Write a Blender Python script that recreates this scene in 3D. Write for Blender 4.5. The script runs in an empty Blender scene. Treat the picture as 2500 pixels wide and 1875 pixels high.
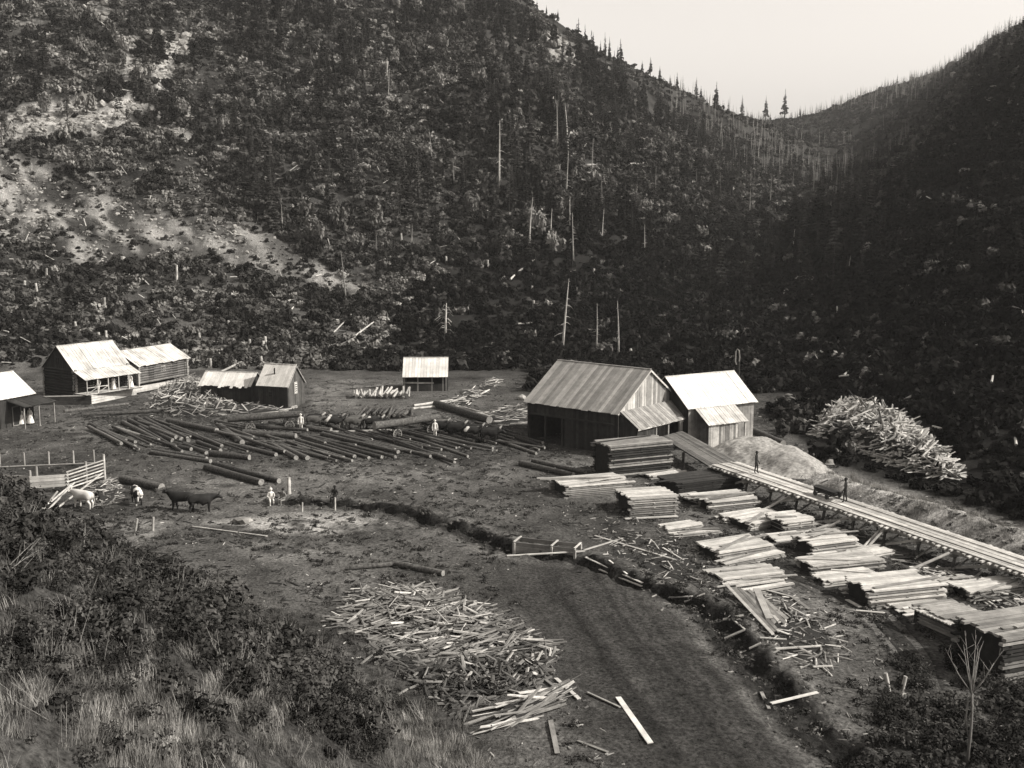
import bpy, bmesh, math, random
import numpy as np
from mathutils import Vector, Matrix

random.seed(7)
RNG = np.random.default_rng(11)
scene = bpy.context.scene
COL = scene.collection
R = math.radians

# ------------------------------------------------------------------ camera
FPX = 2680.0                       # focal length in pixels of a 2500 px wide frame
PITCH = math.atan(397.5 / FPX)
HC = 21.5                          # eye height above the mill yard
cam_d = bpy.data.cameras.new('camera')
cam = bpy.data.objects.new('camera', cam_d)
COL.objects.link(cam)
cam_d.sensor_width = 36.0
cam_d.lens = 36.0 * FPX / 2500.0
cam_d.clip_start = 0.5
cam_d.clip_end = 6000
cam.location = (0, 0, HC)
cam.rotation_euler = (math.pi / 2 - PITCH, 0, 0)
scene.camera = cam

# ------------------------------------------------------------------ sky, sun, exposure
SUN_ELEV = 37.0
TO_SUN = Vector((0.97, -0.20, 0)).normalized()
world = bpy.data.worlds.new('World')
scene.world = world
world.use_nodes = True
wn = world.node_tree
wn.nodes.clear()
sky = wn.nodes.new('ShaderNodeTexSky')
sky.sky_type = 'NISHITA'
sky.sun_disc = False
sky.sun_elevation = R(SUN_ELEV)
sky.sun_rotation = math.atan2(TO_SUN.x, TO_SUN.y)
sky.air_density = 1.0
sky.dust_density = 3.0
bw = wn.nodes.new('ShaderNodeSeparateColor')    # old blue-sensitive plate: it records the sky's blue as white
tint = wn.nodes.new('ShaderNodeMix')
tint.data_type = 'RGBA'
tint.blend_type = 'MULTIPLY'
tint.inputs[0].default_value = 1.0
tint.inputs[7].default_value = (1.045, 0.985, 0.925, 1)
bg = wn.nodes.new('ShaderNodeBackground')
bg.inputs[1].default_value = 0.14
wo = wn.nodes.new('ShaderNodeOutputWorld')
wn.links.new(sky.outputs[0], bw.inputs[0])
wn.links.new(bw.outputs[2], tint.inputs[6])
wn.links.new(tint.outputs[2], bg.inputs[0])
wn.links.new(bg.outputs[0], wo.inputs[0])

sun_d = bpy.data.lights.new('sun', 'SUN')
sun_d.energy = 5.0
sun_d.angle = R(0.5)
sun_d.color = (1.0, 0.965, 0.91)
sun = bpy.data.objects.new('sun', sun_d)
COL.objects.link(sun)
sl = (TO_SUN * math.cos(R(SUN_ELEV)) + Vector((0, 0, math.sin(R(SUN_ELEV)))))
sun.rotation_euler = sl.to_track_quat('Z', 'Y').to_euler()
sun.location = (60, -20, 90)

scene.view_settings.view_transform = 'Standard'
scene.view_settings.look = 'None'
scene.view_settings.exposure = 0.6
scene.view_settings.gamma = 1.0
scene.render.engine = 'CYCLES'
scene.cycles.max_bounces = 4
scene.cycles.diffuse_bounces = 2
scene.cycles.transparent_max_bounces = 4

# ------------------------------------------------------------------ helpers: tagging and meshes
ORD = ['first', 'second', 'third', 'fourth', 'fifth', 'sixth', 'seventh', 'eighth', 'ninth', 'tenth', 'eleventh',
       'twelfth', 'thirteenth', 'fourteenth', 'fifteenth', 'sixteenth', 'seventeenth', 'eighteenth', 'nineteenth',
       'twentieth', 'twenty-first', 'twenty-second', 'twenty-third', 'twenty-fourth', 'twenty-fifth', 'twenty-sixth',
       'twenty-seventh', 'twenty-eighth', 'twenty-ninth', 'thirtieth', 'thirty-first', 'thirty-second', 'thirty-third']


def tag(o, label=None, cat=None, group=None, kind=None):
    if label: o['label'] = label
    if cat: o['category'] = cat
    if group: o['group'] = group
    if kind: o['kind'] = kind
    return o


def empty(name, loc, label=None, cat=None, group=None, rz=0.0):
    o = bpy.data.objects.new(name, None)
    COL.objects.link(o)
    o.location = loc
    o.rotation_euler = (0, 0, rz)
    o.empty_display_size = 0.3
    return tag(o, label, cat, group)


def link(name, me, parent=None, mw=None):
    o = bpy.data.objects.new(name, me)
    COL.objects.link(o)
    if parent is not None:
        o.parent = parent
    if mw is not None:
        o.matrix_basis = mw
    return o


class MB:
    """collects faces for ONE mesh"""
    def __init__(s):
        s.v, s.f, s.m = [], [], []

    def quad(s, a, b, c, d, m=0):
        n = len(s.v)
        s.v += [tuple(a), tuple(b), tuple(c), tuple(d)]
        s.f.append((n, n + 1, n + 2, n + 3)); s.m.append(m)

    def tri(s, a, b, c, m=0):
        n = len(s.v)
        s.v += [tuple(a), tuple(b), tuple(c)]
        s.f.append((n, n + 1, n + 2)); s.m.append(m)

    def hexa(s, P, m=0):
        """8 corners: bottom ring 0-3 (ccw from above), top ring 4-7"""
        n = len(s.v)
        s.v += [tuple(p) for p in P]
        for q in ((3, 2, 1, 0), (4, 5, 6, 7), (0, 1, 5, 4), (1, 2, 6, 5), (2, 3, 7, 6), (3, 0, 4, 7)):
            s.f.append(tuple(n + i for i in q)); s.m.append(m)

    def box(s, x0, x1, y0, y1, z0, z1, m=0):
        s.hexa([(x0, y0, z0), (x1, y0, z0), (x1, y1, z0), (x0, y1, z0),
                (x0, y0, z1), (x1, y0, z1), (x1, y1, z1), (x0, y1, z1)], m)

    def beam(s, p0, p1, w, h, m=0, up=(0, 0, 1)):
        p0, p1 = Vector(p0), Vector(p1)
        d = (p1 - p0).normalized()
        u = Vector(up)
        if abs(d.dot(u)) > 0.95: u = Vector((1, 0, 0))
        sd = d.cross(u).normalized() * (w / 2)
        uu = sd.cross(d).normalized() * (h / 2)
        s.hexa([p0 + sd - uu, p1 + sd - uu, p1 - sd - uu, p0 - sd - uu,
                p0 + sd + uu, p1 + sd + uu, p1 - sd + uu, p0 - sd + uu], m)

    def tube(s, pts, rad, n=8, m=0, cap=True, mcap=None, jit=0.0, rnd=random):
        pts = [Vector(p) for p in pts]
        base = len(s.v)
        for i, p in enumerate(pts):
            d = (pts[min(i + 1, len(pts) - 1)] - pts[max(i - 1, 0)]).normalized()
            u = Vector((0, 0, 1)) if abs(d.z) < 0.9 else Vector((1, 0, 0))
            a = d.cross(u).normalized(); b = a.cross(d).normalized()
            for k in range(n):
                t = 2 * math.pi * k / n
                r = rad[i] * (1 + rnd.uniform(-jit, jit))
                s.v.append(tuple(p + a * (r * math.cos(t)) + b * (r * math.sin(t))))
        for i in range(len(pts) - 1):
            for k in range(n):
                k2 = (k + 1) % n
                s.f.append((base + i * n + k, base + i * n + k2, base + (i + 1) * n + k2, base + (i + 1) * n + k))
                s.m.append(m)
        if cap:
            mc = m if mcap is None else mcap
            s.f.append(tuple(base + k for k in reversed(range(n)))); s.m.append(mc)
            e = base + (len(pts) - 1) * n
            s.f.append(tuple(e + k for k in range(n))); s.m.append(mc)

    def mesh(s, name, mats, smooth=False):
        me = bpy.data.meshes.new(name)
        me.from_pydata(s.v, [], s.f)
        for m in (mats if isinstance(mats, (list, tuple)) else [mats]):
            me.materials.append(m)
        me.polygons.foreach_set('material_index', s.m)
        if smooth:
            me.polygons.foreach_set('use_smooth', [True] * len(s.f))
        me.update()
        return me

    def obj(s, name, mats, parent=None, smooth=False, loc=None):
        o = link(name, s.mesh(name, mats, smooth), parent)
        if loc is not None: o.location = loc
        return o


# ------------------------------------------------------------------ materials (all grey: a black-and-white plate, slightly warm)
def g(v, warm=1.0):
    return (v * (1 + 0.035 * warm), v, v * (1 - 0.06 * warm), 1)


def new_mat(name, rough=0.9):
    m = bpy.data.materials.new(name)
    m.use_nodes = True
    nt = m.node_tree
    b = nt.nodes['Principled BSDF']
    b.inputs['Roughness'].default_value = rough
    b.inputs['Specular IOR Level'].default_value = 0.15
    return m, nt, b


def N(nt, typ, **kw):
    n = nt.nodes.new(typ)
    for k, v in kw.items():
        setattr(n, k, v)
    return n


def ramp(nt, fac, stops, warm=1.0):
    r = N(nt, 'ShaderNodeValToRGB')
    e = r.color_ramp.elements
    while len(e) < len(stops): e.new(0.5)
    for i, (p, v) in enumerate(stops):
        e[i].position = p; e[i].color = g(v, warm)
    nt.links.new(fac, r.inputs[0])
    return r.outputs[0]


def mulc(nt, a, b, fac=1.0):
    m = N(nt, 'ShaderNodeMix', data_type='RGBA', blend_type='MULTIPLY')
    m.inputs[0].default_value = fac
    nt.links.new(a, m.inputs[6]); nt.links.new(b, m.inputs[7])
    return m.outputs[2]


def noise(nt, scale, detail=4, vec=None, rough=0.6, stretch=None):
    n = N(nt, 'ShaderNodeTexNoise')
    n.inputs['Scale'].default_value = scale
    n.inputs['Detail'].default_value = detail
    n.inputs['Roughness'].default_value = rough
    if vec is not None:
        if stretch:
            mp = N(nt, 'ShaderNodeMapping')
            mp.inputs['Scale'].default_value = stretch
            nt.links.new(vec, mp.inputs[0]); vec = mp.outputs[0]
        nt.links.new(vec, n.inputs['Vector'])
    return n.outputs['Fac']


def bump(nt, b, h, strength=0.5, dist=0.05):
    bp = N(nt, 'ShaderNodeBump')
    bp.inputs['Strength'].default_value = strength
    bp.inputs['Distance'].default_value = dist
    nt.links.new(h, bp.inputs['Height'])
    nt.links.new(bp.outputs[0], b.inputs['Normal'])


def wood_mat(name, lo, hi, spread=0.25, rough=0.85, axis=0, grain=14.0, blotch=0.35):
    """weathered sawn wood: grain along the board, each board its own tone"""
    m, nt, b = new_mat(name, rough)
    tc = N(nt, 'ShaderNodeTexCoord')
    oi = N(nt, 'ShaderNodeObjectInfo')
    geo = N(nt, 'ShaderNodeNewGeometry')
    st = [grain, grain, grain]; st[axis] = grain * 0.04
    gr = noise(nt, 1.0, 5, geo.outputs['Position'], 0.65, stretch=(2.2, 2.2, 2.2))
    c1 = ramp(nt, gr, [(0.25, lo), (0.75, hi)])
    rv = ramp(nt, oi.outputs['Random'], [(0.0, 1 - spread), (0.5, 1.0), (1.0, 1 + spread)], 0)
    bl = noise(nt, 0.7, 3, geo.outputs['Position'], 0.5)
    bv = ramp(nt, bl, [(0.3, 1 - blotch), (0.65, 1.0)], 0)
    c = mulc(nt, mulc(nt, c1, rv), bv)
    gn = noise(nt, 9.0, 3, tc.outputs['Object'], 0.6, stretch=(0.4, 3, 3))
    gv = ramp(nt, gn, [(0.3, 0.72), (0.7, 1.1)], 0)
    c = mulc(nt, c, gv)
    nt.links.new(c, b.inputs['Base Color'])
    bump(nt, b, gn, 0.35, 0.02)
    return m


def plain_mat(name, lo, hi, scale=6.0, rough=0.9, warm=1.0, rnd=0.0, bmp=0.3):
    m, nt, b = new_mat(name, rough)
    geo = N(nt, 'ShaderNodeNewGeometry')
    n = noise(nt, scale, 5, geo.outputs['Position'], 0.6)
    c = ramp(nt, n, [(0.3, lo), (0.7, hi)], warm)
    if rnd:
        oi = N(nt, 'ShaderNodeObjectInfo')
        rv = ramp(nt, oi.outputs['Random'], [(0.0, 1 - rnd), (1.0, 1 + rnd)], 0)
        c = mulc(nt, c, rv)
    nt.links.new(c, b.inputs['Base Color'])
    if bmp: bump(nt, b, n, bmp, 0.05)
    return m


def leaf_mat(name, lo, hi, scale=1.2):
    """foliage: each plant its own tone, plus leaf-to-leaf variation, a little light through the leaf"""
    m, nt, b = new_mat(name, 1.0)
    b.inputs['Specular IOR Level'].default_value = 0.0
    oi = N(nt, 'ShaderNodeObjectInfo')
    geo = N(nt, 'ShaderNodeNewGeometry')
    c1 = ramp(nt, oi.outputs['Random'], [(0.0, lo * .8), (0.55, (lo + hi) * .4), (1.0, hi * .85)])
    n = noise(nt, scale, 2, geo.outputs['Position'], 0.6)
    c2 = ramp(nt, n, [(0.3, 0.6), (0.7, 1.35)], 0)
    c = mulc(nt, c1, c2)
    nt.links.new(c, b.inputs['Base Color'])
    return m


M = {}
M['bark'] = plain_mat('log_bark', 0.014, 0.095, 6.0, rnd=0.3)
M['barkpale'] = plain_mat('pale_bark', 0.12, 0.26, 3.0, rnd=0.3)
M['cut'] = plain_mat('cut_end', 0.12, 0.24, 8.0)
M['snag'] = plain_mat('snag_wood', 0.17, 0.36, 2.0, rnd=0.35)
M['snagdark'] = plain_mat('grey_snag_wood', 0.14, 0.26, 2.0, rnd=0.35)
M['trunk'] = plain_mat('trunk_bark', 0.02, 0.05, 2.0, rnd=0.3)
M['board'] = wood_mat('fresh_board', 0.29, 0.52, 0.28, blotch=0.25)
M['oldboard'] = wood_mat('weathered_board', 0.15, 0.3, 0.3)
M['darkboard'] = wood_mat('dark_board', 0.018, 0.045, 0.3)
M['wallboard'] = wood_mat('wall_board', 0.17, 0.36, 0.5)
M['millroof'] = wood_mat('mill_roof_board', 0.19, 0.31, 0.34, blotch=0.2)
M['whiteroof'] = wood_mat('new_roof_board', 0.48, 0.64, 0.13, blotch=0.25)
M['shake'] = wood_mat('shake_roof', 0.4, 0.55, 0.12, blotch=0.45)
M['logwall'] = wood_mat('log_wall', 0.015, 0.035, 0.3)
M['logwallpale'] = wood_mat('pale_log_wall', 0.08, 0.16, 0.3)
M['slab'] = wood_mat('slab_wood', 0.18, 0.42, 0.55, blotch=0.3)
M['core'] = plain_mat('stack_core', 0.012, 0.025, 3.0)
M['iron'] = plain_mat('black_iron', 0.02, 0.04, 5.0, rough=0.5)
M['glass'] = plain_mat('window_dark_glass', 0.01, 0.02, 1.0, rough=0.15, bmp=0)
M['white'] = plain_mat('white_cloth', 0.45, 0.6, 6.0)
M['grey'] = plain_mat('grey_cloth', 0.12, 0.18, 6.0)
M['black'] = plain_mat('black_cloth', 0.012, 0.025, 6.0)
M['skin'] = plain_mat('skin', 0.35, 0.42, 9.0, rough=0.6, bmp=0)
M['hair'] = plain_mat('dark_hair', 0.01, 0.02, 9.0, bmp=0)
M['sawdust'] = plain_mat('sawdust', 0.10, 0.32, 3.5, rnd=0)
M['rock'] = plain_mat('pale_rock', 0.08, 0.27, 0.8, rnd=0.3, bmp=0.8)
M['conifer'] = leaf_mat('conifer_needles', 0.018, 0.048, 0.5)
M['coniferpale'] = leaf_mat('grey_conifer_needles', 0.05, 0.10, 0.5)
M['brush'] = leaf_mat('brush_leaves', 0.03, 0.14, 0.8)
M['brushpale'] = leaf_mat('pale_brush_leaves', 0.09, 0.25, 0.8)
M['brushblack'] = leaf_mat('black_brush_leaves', 0.006, 0.02, 0.8)  # dark thicket, deepened further to carry the right hill's shade
M['coniferblack'] = leaf_mat('black_conifer_needles', 0.007, 0.018, 0.5)  # dark spruce, likewise deepened for the shaded hillside
M['broad'] = leaf_mat('broadleaf_leaves', 0.06, 0.22, 0.6)
M['slabdark'] = wood_mat('bark_slab', 0.03, 0.09, 0.5)
M['slabgrey'] = wood_mat('grey_slab', 0.09, 0.2, 0.5)
M['barklitter'] = plain_mat('bark_litter', 0.01, 0.03, 4.0, rnd=.4)
M['brushdark'] = leaf_mat('dark_brush_leaves', 0.014, 0.05, 0.8)
M['nearleaf'] = leaf_mat('near_brush_leaves', 0.018, 0.075, 2.0)
M['grass'] = leaf_mat('dry_grass', 0.10, 0.36, 1.5)
M['grassgreen'] = leaf_mat('green_grass', 0.05, 0.13, 1.5)


# ------------------------------------------------------------------ projection helpers (photograph pixel -> point of the place)
CP, SP = math.cos(PITCH), math.sin(PITCH)


def ray(u, v):
    X = (u - 1250.0) / FPX; Y = -(v - 937.5) / FPX
    dy = CP + Y * SP; dz = -SP + Y * CP
    return X / dy, dz / dy                 # x per y, z per y


def at(u, v, z=0.0):
    """point on the level z"""
    s, t = ray(u, v)
    y = (z - HC) / t
    return Vector((s * y, y, z))


def proj(x, y, z):
    z = z - HC
    d = y * CP - z * SP
    return 1250.0 + FPX * x / d, 937.5 - FPX * (y * SP + z * CP) / d


# ------------------------------------------------------------------ noise
def _hash(ix, iy, seed):
    h = (ix.astype(np.int64) * 374761393 + iy.astype(np.int64) * 668265263 + seed * 1442695041) & 0x7fffffff
    h = ((h ^ (h >> 13)) * 1274126177) & 0x7fffffff
    return ((h ^ (h >> 16)) & 0xffff) / 65535.0


def vnoise(x, y, seed=0):
    ix = np.floor(x); iy = np.floor(y)
    fx = x - ix; fy = y - iy
    fx = fx * fx * (3 - 2 * fx); fy = fy * fy * (3 - 2 * fy)
    a = _hash(ix, iy, seed); b = _hash(ix + 1, iy, seed)
    c = _hash(ix, iy + 1, seed); d = _hash(ix + 1, iy + 1, seed)
    return (a * (1 - fx) + b * fx) * (1 - fy) + (c * (1 - fx) + d * fx) * fy


def fbm(x, y, scale, octv=4, seed=0):
    x = np.asarray(x, float) / scale; y = np.asarray(y, float) / scale
    t = 0; a = 0.5; n = 0
    for o in range(octv):
        t = t + a * vnoise(x * 2 ** o + 17.3 * o, y * 2 ** o - 9.1 * o, seed + o); n += a; a *= 0.5
    return t / n


def sstep(a, b, x):
    t = np.clip((np.asarray(x, float) - a) / (b - a), 0, 1)
    return t * t * (3 - 2 * t)


def poly_dist(px, py, pts):
    """distance to a polyline"""
    best = np.full(np.shape(px), 1e9)
    for (ax, ay), (bx, by) in zip(pts[:-1], pts[1:]):
        dx, dy = bx - ax, by - ay
        t = np.clip(((px - ax) * dx + (py - ay) * dy) / (dx * dx + dy * dy + 1e-9), 0, 1)
        best = np.minimum(best, np.hypot(px - ax - t * dx, py - ay - t * dy))
    return best


def inpoly(px, py, poly):
    px = np.asarray(px, float); py = np.asarray(py, float)
    ins = np.zeros(px.shape, bool)
    n = len(poly)
    for i in range(n):
        x0, y0 = poly[i]; x1, y1 = poly[(i + 1) % n]
        c = ((y0 > py) != (y1 > py))
        xi = (x1 - x0) * (py - y0) / ((y1 - y0) if y1 != y0 else 1e-9) + x0
        ins ^= c & (px < xi)
    return ins


def soft_poly(px, py, poly, w):
    """1 inside, fading to 0 over w outside and up to 1 inside"""
    ins = inpoly(px, py, poly)
    d = poly_dist(px, py, list(poly) + [poly[0]])
    d = np.where(ins, d, -d)
    return sstep(-w, w, d)


# ------------------------------------------------------------------ terrain: one height field for the whole valley
# each column: where the slope passes (picture row, metres out); the pair is turned into a height
def zv(v, y):
    return HC + ray(1250, v)[1] * y


COLS = {
    -1200: [(905, 150), (700, 185), (500, 215), (300, 250), (100, 300), (-150, 390), (-300, 520), (-350, 900)],
    0: [(905, 152), (700, 190), (500, 222), (300, 260), (100, 310), (-150, 400), (-300, 520), (-330, 900)],
    450: [(895, 165), (700, 200), (500, 232), (300, 270), (100, 322), (-120, 410), (-260, 520), (-290, 900)],
    850: [(885, 172), (700, 207), (500, 240), (300, 280), (100, 335), (-90, 430), (-160, 540), (-100, 900)],
    1150: [(880, 174), (700, 210), (500, 245), (300, 290), (100, 355), (-50, 440), (-40, 560), (60, 900)],
    1290: [(880, 174), (700, 212), (500, 250), (300, 300), (120, 370), (8, 440), (60, 540), (150, 900)],
    1420: [(885, 170), (700, 215), (500, 258), (300, 325), (150, 400), (92, 460), (150, 560), (200, 900)],
    1560: [(895, 165), (700, 222), (500, 280), (330, 365), (165, 490), (220, 580), (240, 900)],
    1690: [(905, 160), (700, 232), (500, 310), (350, 420), (243, 540), (280, 640), (262, 900)],
    1800: [(915, 154), (700, 240), (500, 345), (360, 480), (275, 600), (320, 700), (300, 950)],
    1960: [(950, 142), (800, 175), (640, 225), (560, 300), (430, 480), (305, 800), (300, 950), (330, 1300)],
    2090: [(1010, 122), (800, 160), (600, 205), (500, 240), (520, 310), (400, 520), (238, 820), (235, 950), (300, 1300)],
    2220: [(1075, 106), (800, 145), (600, 182), (430, 225), (445, 300), (330, 480), (205, 720), (200, 950), (300, 1300)],
    2290: [(1110, 100), (800, 140), (600, 174), (400, 220), (330, 290), (250, 420), (190, 560), (190, 900)],
    2320: [(1130, 98), (800, 138), (600, 170), (400, 214), (300, 270), (240, 380), (165, 420), (150, 900)],
    2420: [(1210, 88), (900, 118), (600, 158), (400, 198), (270, 255), (120, 360), (100, 600), (80, 900)],
    2520: [(1290, 80), (1000, 104), (700, 140), (400, 190), (220, 240), (60, 330), (40, 600), (30, 900)],
    3400: [(1600, 62), (1200, 80), (800, 110), (400, 150), (100, 200), (-150, 300), (-250, 500), (-250, 900)],
}
C_S = np.array([(u - 1250) / FPX for u in COLS])
C_Y, C_Z = [], []
for u, L in COLS.items():
    ys = [0.0, L[0][1] - 14, L[0][1]] + [y for v, y in L[1:]] + [2500.0]
    zs = [0.0, 0.0, 0.7] + [zv(v, y) for v, y in L[1:]]
    zs.append(zs[-1] + 20)
    C_Y.append(np.array(ys)); C_Z.append(np.array(zs))

# foot of the slope the photographer stands on
TOE = [at(*p) for p in ((-500, 1250), (0, 1305), (250, 1355), (430, 1410), (580, 1465), (760, 1560), (960, 1700), (1180, 1885), (1700, 2700))]
TOE = [(p.x, p.y) for p in TOE] + [(60, 5)]
DITCH_PX = [(690, 1222), (840, 1230), (970, 1246), (1110, 1288), (1235, 1338), (1330, 1352), (1425, 1366), (1530, 1412),
            (1630, 1446), (1735, 1486), (1795, 1565), (1872, 1650), (1990, 1785), (2140, 1900)]
DITCH = [at(*p) for p in DITCH_PX]
DITCH = [(p.x, p.y) for p in DITCH]


BERM = [at(u_, v_, 1.2) for u_, v_ in ((2020, 1158), (2120, 1185), (2240, 1218), (2400, 1272), (2620, 1340))]
BERM = [(p.x, p.y) for p in BERM]


def side_of_toe(x, y):
    """signed distance behind the toe line (positive on the photographer's slope)"""
    d = poly_dist(x, y, TOE)
    poly = TOE + [(60, -400), (-900, -400), (-900, TOE[0][1])]
    return np.where(inpoly(x, y, poly), d, -d)


def terrain(x, y):
    x = np.asarray(x, float); y = np.asarray(y, float)
    ys = np.maximum(y, 1.0)
    s = np.clip(x / ys, C_S[0], C_S[-1] - 1e-6)
    zc = np.stack([np.interp(ys, C_Y[i], C_Z[i]) for i in range(len(C_S))])
    k = np.clip(np.searchsorted(C_S, s, side='right') - 1, 0, len(C_S) - 2)
    t = (s - C_S[k]) / (C_S[k + 1] - C_S[k])
    flat = np.arange(s.size)
    zc2 = zc.reshape(len(C_S), -1); kf = k.ravel()
    z = (zc2[kf, flat] * (1 - t.ravel()) + zc2[kf + 1, flat] * t.ravel()).reshape(s.shape)
    return z


def relief(x, y, z):
    hill = sstep(0.5, 25, z)
    z = z + hill * ((fbm(x, y, 60, 4, 3) - 0.5) * 17 * sstep(5, 60, z) + (fbm(x, y, 14, 3, 5) - 0.5) * 4.5 + (fbm(x, y, 4, 3, 6) - 0.5) * 1.6)
    # the yard falls gently towards the right and is uneven underfoot
    yard = 1 - hill
    z = z - 0.016 * np.clip(x - 8, 0, 60) * yard
    z = z + yard * ((fbm(x, y, 9, 3, 8) - 0.5) * 0.35 + (fbm(x, y, 1.6, 3, 9) - 0.5) * 0.12)
    # the photographer's own slope, bottom left
    d = side_of_toe(x, y)
    dd = np.clip(d, 0, 60)
    z = z + np.where(d > 0, 0.50 * dd * sstep(0, 5, dd) + 0.011 * dd * dd + (fbm(x, y, 5, 4, 21) - 0.5) * 1.6 * sstep(0, 4, dd), 0)
    bd = poly_dist(x, y, BERM)
    z = z + 1.5 * np.exp(-(bd / 2.1) ** 2) * (0.75 + 0.5 * fbm(x, y, 4, 3, 37)) * (y < 110)
    # the ditch beside the road, spoil thrown up along it
    dt = poly_dist(x, y, DITCH)
    wob = 0.35 + 1.1 * fbm(x, y, 2.2, 4, 31)
    z = z + sstep(2.4, 0.6, dt) * (fbm(x, y, 0.9, 3, 33) - 0.5) * 0.9
    z = z - (0.38 + 0.47 * sstep(48, 64, y)) * sstep(1.0, 0.3, dt / wob)
    return z


# grid that fans out from the photographer, fine in the yard
S_AX = np.unique(np.concatenate([np.linspace(-1.3, -0.56, 50), np.linspace(-0.56, 0.56, 560), np.linspace(0.56, 1.3, 50)]))
Y_AX = np.unique(np.concatenate([np.linspace(3, 16, 14), np.linspace(16, 42, 70), np.linspace(42, 118, 270), np.linspace(118, 175, 90),
                                 np.linspace(175, 460, 180), np.linspace(460, 1300, 70), np.linspace(1300, 2400, 8)]))
GS, GY = np.meshgrid(S_AX, Y_AX)
GX = GS * GY
GZ = terrain(GX, GY)
# round off the valley sides sideways
K_ = np.exp(-0.5 * (np.arange(-40, 41) / 15.0) ** 2); K_ /= K_.sum()
GZ[:, 40:-40] = np.apply_along_axis(lambda r: np.convolve(np.pad(r, 40, mode='edge'), K_, mode='valid'), 1, GZ)[:, 40:-40]
GZ = relief(GX, GY, GZ)


def ground_z(x, y):
    """height of the built ground sheet"""
    s = x / y
    i = int(np.clip(np.searchsorted(S_AX, s) - 1, 0, len(S_AX) - 2))
    j = int(np.clip(np.searchsorted(Y_AX, y) - 1, 0, len(Y_AX) - 2))
    a = (s - S_AX[i]) / (S_AX[i + 1] - S_AX[i]); b = (y - Y_AX[j]) / (Y_AX[j + 1] - Y_AX[j])
    return float((GZ[j, i] * (1 - a) + GZ[j, i + 1] * a) * (1 - b) + (GZ[j + 1, i] * (1 - a) + GZ[j + 1, i + 1] * a) * b)


def ground_tone(x, y):
    i = int(np.clip(np.searchsorted(S_AX, x / y), 0, len(S_AX) - 1)); j = int(np.clip(np.searchsorted(Y_AX, y), 0, len(Y_AX) - 1))
    return tone[j, i]


def hit(u, v):
    """where the sight line of a picture point meets the ground"""
    s, t = ray(u, v)
    i = int(np.clip(np.searchsorted(S_AX, s) - 1, 0, len(S_AX) - 2))
    a = (s - S_AX[i]) / (S_AX[i + 1] - S_AX[i])
    col = GZ[:, i] * (1 - a) + GZ[:, i + 1] * a
    d = col - (HC + t * Y_AX)
    idx = np.nonzero(d > 0)[0]
    if len(idx) == 0 or idx[0] == 0:
        y = Y_AX[-1] if len(idx) == 0 else Y_AX[0]
    else:
        k = idx[0]
        w = d[k - 1] / (d[k - 1] - d[k])
        y = Y_AX[k - 1] + w * (Y_AX[k] - Y_AX[k - 1])
    return Vector((s * y, y, ground_z(s * y, y)))


def on(x, y, dz=0.0):
    return Vector((x, y, ground_z(x, y) + dz))


def pxm(p):
    """photograph pixels per metre at a point"""
    return FPX / (p.y * CP - (p.z - HC) * SP)


# ------------------------------------------------------------------ what the ground is made of (albedo of soil, grass, rock, chips)
GU, GV = proj(GX, GY, GZ)
VIS = GY > 30
hillz = sstep(2, 14, GZ)
n1 = fbm(GX, GY, 22, 4, 41); n2 = fbm(GX, GY, 5, 4, 43); n3 = fbm(GX, GY, 1.4, 3, 45)
tone = 0.075 + 0.10 * (n2 - 0.5) + 0.05 * (n3 - 0.5)


def blend(mask, val):
    global tone
    tone = tone * (1 - mask) + val * mask


# wooded hillsides: leaf litter and brush soil
blend(hillz, 0.045 + 0.09 * (n2 - 0.45) + 0.05 * (n1 - 0.5))
# bare pale slope behind the houses
BARE = [(-200, 380), (0, 360), (130, 420), (300, 500), (480, 545), (640, 590), (800, 680), (700, 690), (560, 640), (420, 610),
        (330, 640), (220, 660), (120, 600), (-200, 560)]
BARE2 = [(480, 520), (640, 560), (800, 660), (900, 720), (780, 690), (640, 650), (520, 590)]
mb_ = soft_poly(GU, GV, BARE, 25) * (GY > 120) * (GY < 420)
n4 = fbm(GX * .75 + GY * .66, (GY * .75 - GX * .66) * .22, 2.2, 4, 47)
blend(mb_ * (0.2 + 0.8 * sstep(0.42, 0.56, n2 * .4 + n4 * .6)), 0.22 + 0.55 * (n4 - 0.45) + 0.15 * (n2 - 0.5))
mb2 = soft_poly(GU, GV, BARE2, 16) * (GY > 120) * (GY < 420)
blend(mb2 * (0.3 + 0.7 * sstep(0.42, 0.58, n4)), 0.27 + 0.3 * (n4 - 0.45))
# rock faces and scree, upper left
for poly, val in (([(60, 20), (110, 40), (90, 75), (25, 60)], .16), ([(215, 20), (270, 0), (275, 70), (240, 55)], .3), ([(362, 75), (462, 85), (455, 125), (430, 150), (400, 215), (385, 260), (372, 170)], .42),
                  ([(290, 85), (335, 90), (325, 160), (315, 235), (298, 200)], .3),
                  ([(-40, 275), (140, 245), (330, 238), (355, 262), (310, 312), (200, 335), (120, 340), (-40, 340)], .42),
                  ([(340, 240), (420, 290), (500, 360), (560, 390), (430, 330)], .22),
                  ([(150, 360), (200, 400), (275, 470), (230, 440)], .3),
                  ([(1330, 80), (1390, 90), (1420, 160), (1350, 150)], .3), ([(1460, 150), (1490, 160), (1480, 180)], .3),
                  ([(860, 70), (960, 65), (965, 110), (900, 100)], .18),
                  ([(1690, 380), (1760, 420), (1840, 480), (1780, 450)], .2), ([(1600, 330), (1700, 390), (1680, 395)], .18)):
    mk = soft_poly(GU, GV, poly, 9) * (GY > 150)
    blend(mk * sstep(0.3, 0.55, n3 * 0.5 + n2 * 0.5), val + 0.5 * (n3 - 0.45))
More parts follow.
